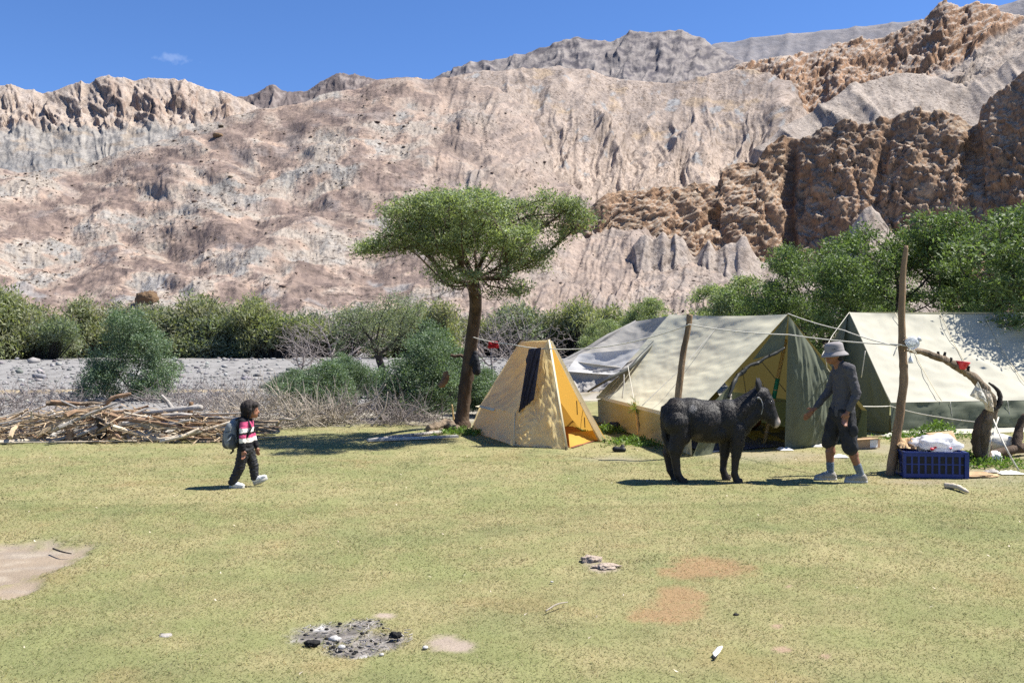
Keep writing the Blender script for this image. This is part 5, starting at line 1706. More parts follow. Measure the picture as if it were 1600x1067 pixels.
def stripes(c):
    z = c[:, 2] + .010 * gnoise(c * 30)
    r = np.array([BK] * len(c))
    sl = c[:, 1] < -.085
    front = (c[:, 0] > .0)
    for lo, hi, cl in ((.700, .775, PK), (.652, .700, WH_), (.625, .652, BK), (.583, .625, PK), (.535, .583, WH_)):
        m = (z > lo) & (z <= hi) & (front | sl & (c[:, 0] > -.025) | (c[:, 1] > .085))
        r[m] = cl
    return r
paint(me, co, stripes)
link('jumper', me, M['painted'], kid)
tro = [('c', (-.005, .02, .47), .083, (0, .02, .43), .083), ('c', (-.005, -.02, .47), .083, (-.005, -.02, .43), .083), ('c', hkR, .072, knR, .060), ('c', knR, .060, anR + Vector((0, 0, .005)), .050), ('c', hkL, .072, knL, .058), ('c', knL, .058, anL + Vector((.0, 0, .01)), .048)]
link('trousers', skin_mesh('trousers', tro, .0075, 3, .0085, 26, (1, 1, 2.0))[0], M['trousers_black'], kid)
for a_, pit in ((anR, 0.0), (anL, .42)):
    R_ = Matrix.Rotation(-pit, 3, 'Y')
    o_ = lambda x, y, z: a_ + R_ @ Vector((x, y, z))
    sh2 = link('shoe', skin_mesh('shoe', [('c', o_(-.005, 0, -.018), .036, o_(.06, 0, -.028), .033), ('c', o_(.06, 0, -.03), .033, o_(.115, 0, -.036), .026)], .007, 2, .003, 60)[0], M['shoe_white'], kid)
    MB().tube([o_(-.035, 0, -.058), o_(.05, 0, -.060), o_(.135, 0, -.058)], [.026, .032, .022], 10, squash=1.0).build('sole', M['shoe_sole'], sh2, True).scale = (1, 1, 1)
    MB().tube([o_(.02, -.034, -.01), o_(.03, 0, .018), o_(.02, .034, -.01)], .008, 6).build('strap', M['shoe_white'], sh2, True)
hr_ = [('e', HK + Vector((-.022, 0, .018)), (.098, .090, .098)), ('e', HK + Vector((-.055, 0, -.045)), (.055, .078, .06)), ('e', HK + Vector((.045, 0, .055)), (.05, .07, .038)), ('c', HK + Vector((-.085, 0, -.06)), .02, HK + Vector((-.12, -.01, -.10)), .008),
       ('c', HK + Vector((.02, -.082, .0)), .02, HK + Vector((.012, -.078, -.07)), .012), ('c', HK + Vector((.02, .082, .0)), .02, HK + Vector((.012, .078, -.07)), .012)]
me, co = skin_mesh('hair', hr_, .007, 2, .008, 45, (1, 1, .35))
hair_o = link('hair', me, M['hair'], kid)
rg2 = np.random.default_rng(5)
hc = np.array(HK); hx = rg2.choice(len(co), 1100)
b_ = co[hx]
out_ = (b_ - hc) / (np.linalg.norm(b_ - hc, axis=1, keepdims=True) + 1e-6)
dn_ = np.stack([out_[:, 0] * .25 - .1, out_[:, 1] * .25, -.9 + 0 * b_[:, 0]], -1) + rg2.normal(0, .14, (len(b_), 3))
l_ = rg2.uniform(.02, .045, (len(b_), 1))
sd_ = np.cross(dn_, out_); sd_ /= np.linalg.norm(sd_, axis=1, keepdims=True) + 1e-6
tp_ = b_ + dn_ * l_ - out_ * l_ * .12
link('strands', np_mesh('strands', np.stack([b_ - sd_ * .0025, b_ + sd_ * .0025, tp_], 1).reshape(-1, 3), np.arange(len(b_) * 3).reshape(-1, 3)), M['hair'], hair_o)
# backpack, worn by the child
bpk = thing('backpack', 'grey backpack on the child\'s back', 'backpack', kid.location)
me, co = skin_mesh('bag', [('c', (-.150, .05, .53), .085, (-.150, .05, .70), .070), ('c', (-.150, -.05, .53), .085, (-.150, -.05, .70), .070), ('e', (-.165, 0, .60), (.09, .13, .15)), ('c', (-.12, 0, .74), .07, (-.09, 0, .77), .05)], .010, 5, .004, 20)
link('bag', me, M['pack_grey'], bpk)
me, co = skin_mesh('front_pocket', [('c', (-.205, .03, .51), .062, (-.205, .03, .62), .055), ('c', (-.205, -.03, .51), .062, (-.205, -.03, .62), .055), ('c', (-.13, -.09, .50), .05, (-.14, -.09, .60), .05)], .010, 4, .003, 24)
link('front_pocket', me, M['pack_dark'], bpk)
for s in (-1, 1):
    MB().tube([(-.10, s * .075, .79), (-.03, s * .080, .825), (.05, s * .078, .79), (.088, s * .080, .70), (.05, s * .10, .60), (-.08, s * .10, .52)], [.014] * 6, 6, squash=.5).build('strap', M['black_cloth'], bpk, True)
MB().tube([(-.14, -.05, .48), (-.13, -.06, .43), (-.16, -.06, .40)], [.02, .014, .01], 6).build('hip_belt_end', M['black_cloth'], bpk, True)
lg = MB()
lg.add([(-.135, -.1465, .575), (-.175, -.1465, .555), (-.12, -.1465, .615), (-.135, -.150, .575), (-.175, -.150, .555), (-.12, -.150, .615)], [(0, 1, 2), (3, 5, 4), (0, 3, 4, 1), (1, 4, 5, 2), (2, 5, 3, 0)])
lg.build('white_emblem', M['white_mark'], bpk)
MB().tube([(-.235, -.06, .66), (-.20, -.11, .65), (-.13, -.135, .67)], .004, 5).build('zip', M['black_cloth'], bpk)

# ---- the donkey
dp = gd(1103, 752)
K = .001464
def D_(cx, cy, y=0.0):
    return Vector(((cx - 560) * K, y, (965 - cy) * K))
don = thing('donkey', 'shaggy black donkey standing side on in front of the khaki tent', 'donkey', (dp.x, dp.y, ground_z(np.array([dp.x]), np.array([dp.y]))[0]))
S_ = [('e', D_(330, 430), (.215, .195, .235)), ('e', D_(545, 470), (.285, .215, .255)), ('e', D_(740, 450), (.215, .185, .245)), ('e', D_(850, 470), (.13, .14, .20)), ('e', D_(430, 410), (.25, .18, .21)),
      ('c', D_(300, 330), .095, D_(560, 345), .085), ('c', D_(560, 350), .085, D_(800, 335), .075), ('e', D_(600, 545), (.26, .185, .15)),
      # neck and head
      ('c', D_(800, 410), .17, D_(925, 315, -.01), .135), ('c', D_(830, 490), .15, D_(950, 390, -.01), .125), ('c', D_(925, 310, -.01), .125, D_(1000, 245, -.02), .105),
      ('c', D_(1020, 250, -.025), .100, D_(1062, 320, -.035), .094), ('c', D_(1015, 340, -.03), .105, D_(1062, 410, -.04), .085), ('c', D_(1062, 325, -.035), .088, D_(1108, 430, -.05), .066), ('c', D_(1105, 425, -.05), .068, D_(1130, 472, -.055), .058), ('e', D_(1125, 490, -.05), (.05, .052, .042)), ('e', D_(1040, 215, -.03), (.055, .06, .05)),
      ('c', D_(1010, 300, -.03), .08, D_(1085, 455, -.045), .045),
      ('e', D_(1077, 290, -.095), (.02, .018, .014)), ('e', D_(1077, 290, .03), (.02, .018, .014))]
for ys, (ex, ey) in ():
    S_ += [('c', D_(985, 205, ys), .036, D_(976, 155, ys - .02), .040), ('c', D_(976, 155, ys - .02), .038, D_(ex, ey, ys - .04), .012)]
def hind(y, fx, fy):
    return [('c', D_(310, 470, y * .8), .165, D_(345, 585, y), .115), ('c', D_(330, 560, y), .12, D_(290 + fx * .3, 690, y), 0.0922), ('c', D_(290 + fx * .3, 690, y), 0.0896, D_(272 + fx, 745 + fy * .5, y), 0.0640),
            ('c', D_(272 + fx, 745 + fy * .5, y), 0.0614, D_(292 + fx, 890 + fy, y), 0.0435), ('c', D_(292 + fx, 890 + fy, y), 0.0486, D_(312 + fx, 925 + fy, y), 0.0461), ('c', D_(312 + fx, 925 + fy, y), 0.0461, D_(330 + fx, 948 + fy, y), 0.0512)]
def fore(y, fx, fy):
    return [('c', D_(800 + fx, 520, y * .9), .105, D_(800 + fx, 640, y), 0.0870), ('c', D_(800 + fx, 640, y), 0.0845, D_(788 + fx, 755, y), 0.0589), ('e', D_(786 + fx, 765, y), (.052,.052,.065)), ('c', D_(786 + fx, 765, y), 0.0512, D_(776 + fx, 890 + fy, y), 0.0397),
            ('c', D_(776 + fx, 890 + fy, y), 0.0461, D_(788 + fx, 925 + fy, y), 0.0435), ('c', D_(788 + fx, 925 + fy, y), 0.0448, D_(798 + fx, 950 + fy, y), 0.0499)]
S_ += hind(-.10, 20, 0) + hind(.10, -18, -12) + fore(-.09, 5, 0) + fore(.09, -60, -12)
# tail
S_ += [('c', D_(215, 360), .045, D_(200, 440), .036), ('c', D_(200, 440), .036, D_(212, 560), .032), ('c', D_(212, 560), .036, D_(245, 690), .038), ('c', D_(245, 690), .036, D_(262, 760), .016)]
me, co = skin_mesh('body', S_, .014, 4, .0035, 24, (1.3, 1, .8))
def don_col(c):
    n = len(c)
    r = np.array([(.016, .0145, .0140)] * n)
    nz = gnoise(c * 5.0)
    r = mixc(r, (.022, .016, .012), sst(0, .6, nz) * .7)
    mz = D_(1128, 482, -.05)
    d = np.linalg.norm((c - np.array(mz)) * np.array((1, .8, 1)), axis=1) + .01 * gnoise(c * 40)
    r = mixc(r, (.42, .35, .30), sst(.105, .06, d) * sst(.80, .83, c[:, 0]))
    r = mixc(r, (.030, .022, .017), sst(.42, .2, c[:, 2]) * .5)
    pt = D_(432, 348, -.18)
    d2 = np.linalg.norm((c - np.array(pt)) * np.array((1, .5, .9)), axis=1) + .012 * gnoise(c * 30)
    r = mixc(r, (.22, .21, .20), sst(.06, .02, d2) * .65)  # sheen on the hip, painted into the coat as a pale spot
    fl = D_(470, 590, -.15)
    d3 = np.linalg.norm((c - np.array(fl)) * np.array((.7, .4, 1)), axis=1) + .02 * gnoise(c * 20)
    r = mixc(r, (.17, .13, .085), sst(.06, .02, d3) * .35)
    bl = sst(.55, .5, c[:, 2]) * sst(.44, .48, c[:, 2]) * sst(.2, .1, np.abs(c[:, 0] - .05))
    return mixc(r, (.05, .038, .027), bl * .4)
paint(me, co, don_col)
attr_mat('coat', rough=.55, spec=.28, nscale=60.0, namt=.35, bscale=120.0, bstr=.6, bdist=.006)
link('body', me, M['coat'], don)
# shaggy fur lying back and down
nv_ = len(co)
nrm_ = np.empty(nv_ * 3, np.float32); me.vertices.foreach_get('normal', nrm_); nrm_ = nrm_.reshape(-1, 3)
rg = np.random.default_rng(77)
pool = np.where((co[:, 2] > .30) & ~((co[:, 0] > .78)))[0]
ix = rg.choice(pool, 24000)
b_ = co[ix] + nrm_[ix] * .001 + rg.normal(0, .004, (len(ix), 3))
flow = np.stack([-.35 + .6 * gnoise(b_ * 6), .5 * gnoise(b_ * 6 + 9), -.8 + .4 * gnoise(b_ * 7 + 3)], -1)
flow -= nrm_[ix] * (flow * nrm_[ix]).sum(1, keepdims=True)
flow /= np.linalg.norm(flow, axis=1, keepdims=True) + 1e-6
ln_ = rg.uniform(.010, .026, (len(ix), 1)) * np.where(b_[:, 2:3] > .5, 1, .6)
sd = np.cross(flow, nrm_[ix])
tip = b_ + flow * ln_ + nrm_[ix] * ln_ * rg.uniform(.05, .28, (len(ix), 1))
FV = np.stack([b_ - sd * .0030, b_ + sd * .0030, tip], 1).reshape(-1, 3)
fc = don_col(b_) * rg.uniform(.4, 2.6, (len(ix), 1))
link('fur', np_mesh('fur', FV, np.arange(len(FV)).reshape(-1, 3), col=np.repeat(fc, 3, 0)), M['coat'], don)
# mane tuft
mv, mf = leaves(np.array([tuple(D_(870 + 18 * k, 300 - 15 * k, -.01)) for k in range(9)]), 60, .024, .04, .006, 9, .4, 1.2)
link('mane', np_mesh('mane', mv, mf), M['black_cloth'], don)
for (y, fx, fy, bx) in ((-.10, 20, 0, 330), (.10, -18, -12, 330), (-.09, 5, 0, 798), (.09, -60, -12, 798)):
    c_ = D_(bx + fx, 965 + fy, y)
    MB().lathe([(.060, 0), (.056, .035), (.047, .055)], 12, Matrix.Translation((c_.x + .012, y, max(c_.z, 0) - .004))).build('hoof', M['bark_dark'], don, True)
for e0, e1, e2, e3 in ((D_(992, 225, -.07), D_(980, 180, -.085), D_(970, 140, -.10), D_(962, 100, -.10)), (D_(1015, 215, .03), D_(1016, 175, .05), D_(1014, 140, .06), D_(1010, 105, .065))):
    MB().tube([e0, e1, e2, e3], [.034, .046, .040, .006], 10, squash=.5, phase=.6).build('ear', M['black_cloth'], don, True)
MB().ball(D_(1079, 291, -.112), .013, (1, .6, 1), 10, 8).build('eye', simple('eye_black', (.004, .004, .004), .08, .1, spec=.6), don, True)
hal = thing('halter', 'thin grey rope halter on the donkey\'s head', 'halter', don.location)
def ring(c0, ax, r, n=22, sq=1.0):
    ax = Vector(ax).normalized(); u_ = ax.orthogonal().normalized(); v_ = ax.cross(u_)
    return [Vector(c0) + u_ * math.cos(a) * r + v_ * math.sin(a) * r * sq for a in [2 * math.pi * k / n for k in range(n + 1)]]
MB().tube([D_(965, 262, -.125), D_(990, 275, -.13), D_(1005, 310, -.128), D_(1010, 350, -.125), D_(1000, 395, -.115), D_(985, 430, -.06), D_(1000, 420, .05)], .006, 6).build('cheek_rope', M['rope_grey'], hal, True)
MB().ball(D_(970, 265, -.128), .016, (1.2, .7, .8), 8, 6).build('knot', M['rope_grey'], hal, True)

# ------------------------------------------------------------------ clothes line, crate and camp clutter
simple('wood_dead', (.20, .155, .11), .9, .55, 7, 40, 1.0, .03, .15, vec_scale=(1, 1, .3))
simple('wood_tan', (.42, .32, .21), .85, .35, 5, 40, .7, .01, .15)
simple('wood_grey', (.33, .305, .275), .9, .3, 5, 40, .7, .01, .15)
simple('wood_brown', (.21, .13, .075), .9, .4, 5, 40, .8, .01, .15)
simple('wood_orange', (.235, .155, .10), .85, .35, 9, 40, .7, .01, .15)
simple('wood_pale', (.55, .47, .36), .85, .25, 5, 40, .6, .01, .15)
simple('plank_grey', (.36, .35, .335), .85, .25, 5, 50, .6, .008, .15, vec_scale=(.3, 1, 1))
simple('crate_blue', (.012, .032, .17), .42, .2, 6, 60, .2, .003, .4)
simple('red_plastic', (.72, .035, .055), .35, .06, 10, 60, .1, .002, .5)
simple('burlap', (.42, .29, .165), .9, .3, 6, 200, .7, .006, .1)
simple('cardboard', (.40, .275, .165), .85, .15, 6, 80, .3, .004, .15)
simple('litter_white', (.72, .71, .68), .6, .08, 10, 60, .3, .01, .3)
simple('black_rubber_and_shade', (.014, .014, .015), .6, .3, 20, 80, .4, .004, .3)
simple('ash_white', (.40, .385, .365), .95, .15, 20, 90, .6, .01, .1)
simple('charcoal', (.02, .019, .018), .9, .4, 20, 90, .8, .01, .2)
simple('clay', (.34, .275, .22), .95, .25, 20, 60, .8, .02, .1)
simple('dust_rock', (.16, .105, .062), .95, .4, .5, 2.0, .9, .3, .1)
cloth('scarf', (.045, .042, .06), .1, None, .3, dirt=.2)
cloth('red_cloth', (.42, .03, .035), .3, None, .1, dirt=.1)
cloth('white_cloth', (.66, .63, .55), .25, None, .06, dirt=.2)
cloth('bag_black', (.02, .021, .025), .02, None, .2)
m, nt, out = new_mat('clear_plastic')
b_ = nt.nodes.new('ShaderNodeBsdfPrincipled')
b_.inputs['Base Color'].default_value = (.86, .89, .92, 1); b_.inputs['Roughness'].default_value = .18
b_.inputs['Transmission Weight'].default_value = .55; b_.inputs['IOR'].default_value = 1.2
nt.links.new(b_.outputs[0], out.inputs['Surface']); M['clear_plastic'] = m
cloth('bag_white', (.82, .82, .84), .45, None, .04, dirt=.03, rough=.35)

# tall pole
cp = pole('line_pole', [gd(1391, 741) + Vector((0, 0, -.1)), gd(1391, 741), px(1399, 690, 11.72), px(1407, 640, 11.72), px(1412, 590, 11.7), px(1410, 545, 11.7), px(1409, 490, 11.7), px(1411, 430, 11.7), px(1416, 384, 11.7)], [.06, .06, .057, .055, .053, .05, .045, .039, .025], 'pole_wood', None, 10, .09)
tag(cp, 'tall crooked wooden pole standing beside the blue crate', 'pole')
# arched dead limb on its stump
arch = thing('dead_limb', 'gnarled arched dead limb rising from a stump to the tall pole', 'dead tree', (0, 0, 0))
arch_pts = [px(1538, 722, 12.8) + Vector((0, 0, -.1)), px(1536, 700, 12.8), px(1535, 675, 12.75), px(1546, 650, 12.7), px(1548, 625, 12.6), px(1530, 600, 12.5), px(1510, 582, 12.35), px(1490, 570, 12.2), px(1465, 558, 12.0), px(1440, 550, 11.9), px(1416, 545, 11.78)]
pole('limb', arch_pts, [.115, .11, .10, .088, .076, .066, .058, .049, .042, .037, .033], 'wood_dead', arch, 12, .28)
pole('bark_strip', [px(1530, 716, 12.72), px(1524, 690, 12.66), px(1528, 662, 12.62), px(1540, 640, 12.58)], [.05, .06, .05, .02], 'bark', arch, 7, .25)
pole('broken_spur', [px(1548, 640, 12.6), px(1562, 632, 12.6), px(1560, 612, 12.62), px(1545, 598, 12.6)], [.04, .035, .03, .012], 'bark_dark', arch, 7, .2)
for (u0, v0, u1, v1) in ((1466, 558, 1466, 549), (1475, 561, 1477, 550), (1512, 580, 1514, 572), (1484, 566, 1487, 559)):
    pole('stub', [px(u0, v0, 12.1), px((u0 + u1) / 2, (v0 + v1) / 2 - 1, 12.1), px(u1, v1, 12.1)], [.022, .02, .016], 'bark_dark', arch, 6, .2)
wrp = cpatch('knotted_cloth', px(1515, 618, 12.42), px(1532, 626, 12.4), px(1552, 642, 12.42), px(1528, 596, 12.36), 'white_cloth', None, 18, 18, .08, .03, 4, (3, 3), .05, 7)
tag(wrp, 'grubby pale cloth knotted round the arched limb', 'cloth')
MB_ = MB()
wr2 = cpatch('knotted_cloth', px(1540, 640, 12.45), px(1553, 644, 12.45), px(1550, 612, 12.4), px(1532, 606, 12.4), 'wood_pale', None, 14, 14, .05, .025, 4, (3, 3), .05, 9)
tag(wr2, 'tan cloth end hanging below the knot on the arched limb', 'cloth')
# red bowl lying on the limb
bm_ = Matrix.Translation(px(1503, 570, 12.22)) @ Matrix.Rotation(math.radians(8), 4, 'Y')
bowl = MB().lathe([(.0, -.06), (.045, -.06), (.058, -.045), (.075, -.015), (.092, .02), (.098, .03), (.100, .045), (.092, .045), (.07, -.01), (.04, -.05), (0, -.052)], 20, bm_).build('plastic_bowl', M['red_plastic'], None, True)
tag(bowl, 'bright red plastic bowl resting on the arched limb', 'bowl')
# clear container and small bottle hung on the pole
jar = thing('plastic_container', 'clear plastic container hung on the tall pole', 'container', (0, 0, 0))
jm_ = Matrix.Translation(px(1425, 536, 11.6)) @ Matrix.Rotation(math.radians(58), 4, 'Y') @ Matrix.Rotation(math.radians(20), 4, 'X')
MB().lathe([(0, -.07), (.055, -.07), (.078, -.05), (.084, .0), (.08, .04), (.06, .07), (.03, .082), (.03, .1)], 18, jm_).build('jar', M['clear_plastic'], jar, True)
MB().lathe([(.034, .095), (.034, .118), (0, .12)], 14, jm_).build('lid', M['litter_white'], jar, True)
bt = thing('small_bottle', 'small pale bottle hanging under the clear container', 'bottle', (0, 0, 0))
jm_ = Matrix.Translation(px(1423, 562, 11.62))
MB().lathe([(0, -.045), (.026, -.045), (.03, -.03), (.026, .01), (.012, .035), (.012, .05), (0, .05)], 12, jm_).build('flask', M['litter_white'], bt, True)
rope('hanger', [px(1423, 555, 11.62), px(1419, 545, 11.66)], 0, .004, 'rope', bt, 3)
rope('pole_lashing', [px(1403, 538, 11.62), px(1418, 541, 11.6), px(1428, 547, 11.66), px(1432, 553, 11.7), px(1425, 548, 11.74), px(1404, 543, 11.76), px(1402, 540, 11.64), px(1399, 548, 11.6), px(1396, 556, 11.6)], 0, .007, 'rope', None, 3, 'pale rope lashing tied round the tall pole', 'rope')

# ropes strung across the camp
tree_pt = px(731, 524, 17.85); tent_pt = px(858, 545, 14.85)
rope('clothes_line', [tree_pt, px(800, 538, 15.6), tent_pt + Vector((0, -.03, 0)), px(1077, 507, 13.24), px(1232, 523, 12.7), px(1405, 539, 11.64)], [.03, .02, .12, .03, .02], .009, 'rope', None, 14, 'long pale clothes line from the willow to the tall pole', 'rope')
rope('guy_rope', [apex + Vector((0, 0, .01)), px(1318, 516, 12.9), px(1404, 541, 11.64)], .02, .008, 'rope', None, 10, 'pale rope from the khaki tent peak to the tall pole', 'rope')
rope('guy_rope', [rap, px(1300, 525, 17.6), px(1284, 556, 16.5)], 0, .006, 'rope', None, 8, 'thin cord slanting down from the right tent peak', 'rope')
rope('guy_rope', [px(1290, 553, 14.0), px(1289, 545, 14.0), px(1292, 575, 14.2), px(1299, 584, 14.7)], 0, .007, 'rope', None, 5, 'short knotted cord at the top of the green drape', 'rope')
rope('guy_rope', [px(1333, 634, 15.2), Rae + Vector((-.02, -.05, -.06)), px(1470, 652, 14.4), px(1545, 661, 12.9)], [.01, .02, .01], .009, 'rope', None, 10, 'white guy rope running low along the right tent wall', 'rope')
for (pts_, lb) in (([px(1560, 652, 12.7), px(1547, 690, 12.3), gd(1541, 724)], 'tan cord hanging from the arched limb, left strand'), ([px(1552, 655, 12.6), px(1572, 700, 12.0), gd(1592, 735)], 'tan cord hanging from the arched limb, right strand')):
    rope('dangling_rope', pts_, .01, .011, 'rope', None, 6, lb, 'rope')

# red cloth on the line, scarf on the small tent, bag on the trunk
rc = cpatch('hanging_cloth', px(762, 545, 16.9), px(780, 545, 16.8), px(778, 533, 16.8), px(764, 533, 16.9), 'red_cloth', None, 14, 14, .05, .06, 3, (4, 4), .02, 5, n2=.04)
tag(rc, 'small crumpled red cloth pegged on the clothes line', 'cloth')
sc1 = cpatch('scarf', px(810, 646, 14.9), px(834, 627, 14.75), px(846, 543, 14.72), px(826, 545, 14.85), 'scarf', None, 24, 40, .02, .045, 4, (9, .8), .02, 6, n2=.05)
sc1.name = 'scarf'
tag(sc1, 'dark striped scarf draped over the front of the yellow tent', 'scarf')
hb = thing('hanging_bag', 'small black bag hanging on the willow trunk', 'bag', (0, 0, 0))
me_, _ = skin_mesh('pouch', [('c', px(745, 580, 17.7), .085, px(744, 560, 17.7), .06), ('c', px(738, 568, 17.7), .06, px(742, 552, 17.7), .045)], .015, 3, .01, 14)
link('pouch', me_, M['bag_black'], hb)
rope('strap', [px(744, 555, 17.7), px(741, 532, 17.75), px(735, 527, 17.8)], 0, .008, 'black_pole', hb, 4)
dw = pole('dead_branch', [px(686, 604, 17.6), px(694, 596, 17.6), px(697, 586, 17.6), px(696, 580, 17.6)], [.05, .075, .06, .045], 'wood_brown', None, 7, .25)
tag(dw, 'broken stub of dead wood caught in the shrub left of the willow trunk', 'dead wood')
yp = pole('yellow_stick', [gd(710, 664), px(706, 632, 18.4)], [.02, .016], 'bamboo', None, 6, .05)
tag(yp, 'short yellow stick leaning left of the willow trunk', 'stick')

# planks and root under the willow
pl = MB().box((-.80, -.06, 0), (.80, .06, .04), Matrix.Translation(gd(646, 688)) @ Matrix.Rotation(math.radians(22), 4, 'Z') @ Matrix.Translation((0, 0, .02))).build('plank', M['plank_grey'])
tag(pl, 'long grey weathered plank lying in the shade of the willow', 'plank')
pl2 = pole('log', [gd(575, 691) + Vector((0, 0, .03)), gd(620, 687) + Vector((0, 0, .05)), gd(690, 679) + Vector((0, 0, .05))], [.03, .035, .03], 'wood_grey', None, 7, .1)
tag(pl2, 'thin pale pole lying against the grey plank', 'pole')
me_, _ = skin_mesh('root', [('c', gd(672, 674) + Vector((0, 0, .06)), .08, gd(700, 671) + Vector((0, 0, .12)), .10), ('c', gd(700, 671) + Vector((0, 0, .10)), .10, gd(716, 676) + Vector((0, 0, .05)), .06), ('c', gd(690, 676) + Vector((0, 0, .03)), .05, gd(670, 678) + Vector((0, 0, .03)), .04)], .02, 2, .03, 8)
tag(link('root_stump', me_, M['wood_dead']), 'weathered root stump lying at the foot of the willow', 'stump')

# blue crate
cr = thing('crate', 'blue plastic crate on the grass by the tall pole', 'crate', gd(1452, 742), math.radians(-7))
W_, D2, H_ = .365, .24, .32
t_ = .012
for sgn in (-1, 1):
    for axis in ('x', 'y'):
        Ln = W_ if axis == 'x' else D2
        Of = D2 if axis == 'x' else W_
        def bx(a0, a1, z0, z1, o0=-.5, o1=.5):
            if axis == 'x':
                return ((a0, sgn * Of + o0 * t_, z0), (a1, sgn * Of + o1 * t_, z1))
            return ((sgn * Of + o0 * t_, a0, z0), (sgn * Of + o1 * t_, a1, z1))
        w_ = MB()
        w_.box(*bx(-Ln, Ln, 0, .05)); w_.box(*bx(-Ln, Ln, H_ - .055, H_)); w_.box(*bx(-Ln, Ln, H_ * .5, H_ * .5 + .014, -.35, .35))
        nb = 9 if axis == 'x' else 6
        for q in range(nb + 1):
            x_ = -Ln + 2 * Ln * q / nb
            w_.box(*bx(x_ - .012, x_ + .012, .05, H_ - .055, -.45, .45))
        side_ = w_.build('side', M['crate_blue'], cr)
        MB().box(*bx(-Ln * .97, Ln * .97, .03, H_ - .03, -.12, .12)).build('slot_shade', M['black_rubber_and_shade'], side_)  # black panel painted in for the shade behind the open slats
MB().box((-W_, -D2, 0), (W_, D2, .012)).build('base', M['crate_blue'], cr)
rim = MB()
for sgn in (-1, 1):
    rim.box((-W_ - .02, sgn * (D2 + .008) - .014, H_ - .018), (W_ + .02, sgn * (D2 + .008) + .014, H_ + .004)); rim.box((sgn * (W_ + .008) - .013, -D2 - .02, H_ - .016), (sgn * (W_ + .008) + .013, D2 + .02, H_ + .002))
rim.build('rim', M['crate_blue'], cr)
for sx in (-1, 1):
    for sy in (-1, 1):
        MB().box((sx * W_ - .028, sy * D2 - .028, 0), (sx * W_ + .018 * (sx > 0) + .006, sy * D2 + .02, H_ - .02)).build('corner_post', M['crate_blue'], cr)
c0 = cr.location
def heap(name, centre, rx, ry, rz, mat, seed, label, cat, amp=.35, fr=6.0):
    v, f = ICO2_V.copy(), ICO2_F
    bm = bmesh.new(); bmesh.ops.create_icosphere(bm, subdivisions=4, radius=1)
    v = np.array([p.co[:] for p in bm.verts]); f = np.array([[q.index for q in p.verts] for p in bm.faces]); bm.free()
    n = gnoise(v * fr * .35 + seed) + .6 * (1 - 2 * np.abs(gnoise(v * fr + seed))) * .5 + .3 * gnoise(v * fr * 2 + seed)
    v = v * (1 + amp * n)[:, None] * np.array((rx, ry, rz)) + np.array(centre)
    o = link(name, np_mesh(name, v, f, smooth=True), M[mat])
    return tag(o, label, cat)
heap('plastic_bag', (c0.x + .05, c0.y - .05, .40), .28, .18, .12, 'bag_white', 3, 'crumpled white plastic bag on top of the blue crate', 'bag', .32, 5)
for k, (dx, dz) in enumerate(((-.07, .33), (.16, .335), (-.02, .345))):
    o = MB().ball((c0.x + dx, c0.y - .235 + .02 * k, dz + .03), .022, (1.3, .8, .7), 10, 8).build('red_packet', M['red_plastic'], None, True)
    tag(o, ('red packet inside the plastic bag, left one', 'red packet inside the plastic bag, right one', 'red packet inside the plastic bag, middle one')[k], 'packet')
sk = cpatch('burlap_sack', (c0.x - .42, c0.y - .12, .36), (c0.x - .02, c0.y - .2, .34), (c0.x - .0, c0.y + .22, .42), (c0.x - .34, c0.y + .3, .40), 'burlap', None, 20, 20, .05, .06, 4, (4, 4), .03, 11)
tag(sk, 'brown sacking over the left end of the blue crate', 'sack')
cd = cpatch('cardboard', (c0.x + .12, c0.y + .18, .32), (c0.x + .52, c0.y + .22, .26), (c0.x + .50, c0.y + .42, .52), (c0.x + .1, c0.y + .32, .50), 'cardboard', None, 12, 12, .04, .02, 3, None, .05, 12, solid=.008)
tag(cd, 'torn brown cardboard behind the plastic bag on the crate', 'cardboard')
heap('white_bundle', gd(1553, 722) + Vector((0, 0, .06)), .10, .10, .09, 'litter_white', 5, 'white bundle between the crate and the stump', 'bundle', .3)
heap('sack', gd(1568, 712) + Vector((.05, .2, .18)), .26, .2, .13, 'white_cloth', 8, 'pale full sack at the right frame edge beside the stump', 'sack', .18, 3)
heap('sacking', gd(1518, 744) + Vector((0, 0, .02)), .30, .14, .03, 'burlap', 9, 'flat scrap of sacking on the grass right of the crate', 'sack', .35)
lr = pole('log', [gd(1555, 722) + Vector((0, .2, .08)), gd(1600, 714) + Vector((.2, .2, .12)), gd(1680, 716) + Vector((.2, .2, .12))], [.06, .075, .06], 'bark', None, 9, .2)
tag(lr, 'thick brown log at the right frame edge behind the hanging cords', 'log')
ls = pole('stump', [gd(1590, 716) + Vector((.1, .2, .1)), gd(1592, 714) + Vector((.12, .2, .42)), gd(1596, 714) + Vector((.16, .2, .62))], [.07, .06, .025], 'bark', None, 9, .25)
tag(ls, 'splintered upright stump at the right frame edge', 'stump')
bxm = Matrix.Translation(gd(1350, 700)) @ Matrix.Rotation(math.radians(25), 4, 'Z')
bb = thing('cardboard_box', 'squashed cardboard box behind the man at the tent', 'box', (0, 0, 0))
MB().box((-.28, -.12, 0), (.22, .14, .15), bxm).build('carton', M['cardboard'], bb)
MB().box((.0, -.126, .02), (.16, -.121, .14), bxm).build('white_label', M['litter_white'], bb)
MB().box((-.28, -.26, .15), (.22, -.12, .156), bxm @ Matrix.Rotation(math.radians(-12), 4, 'X')).build('flap', M['cardboard'], bb)
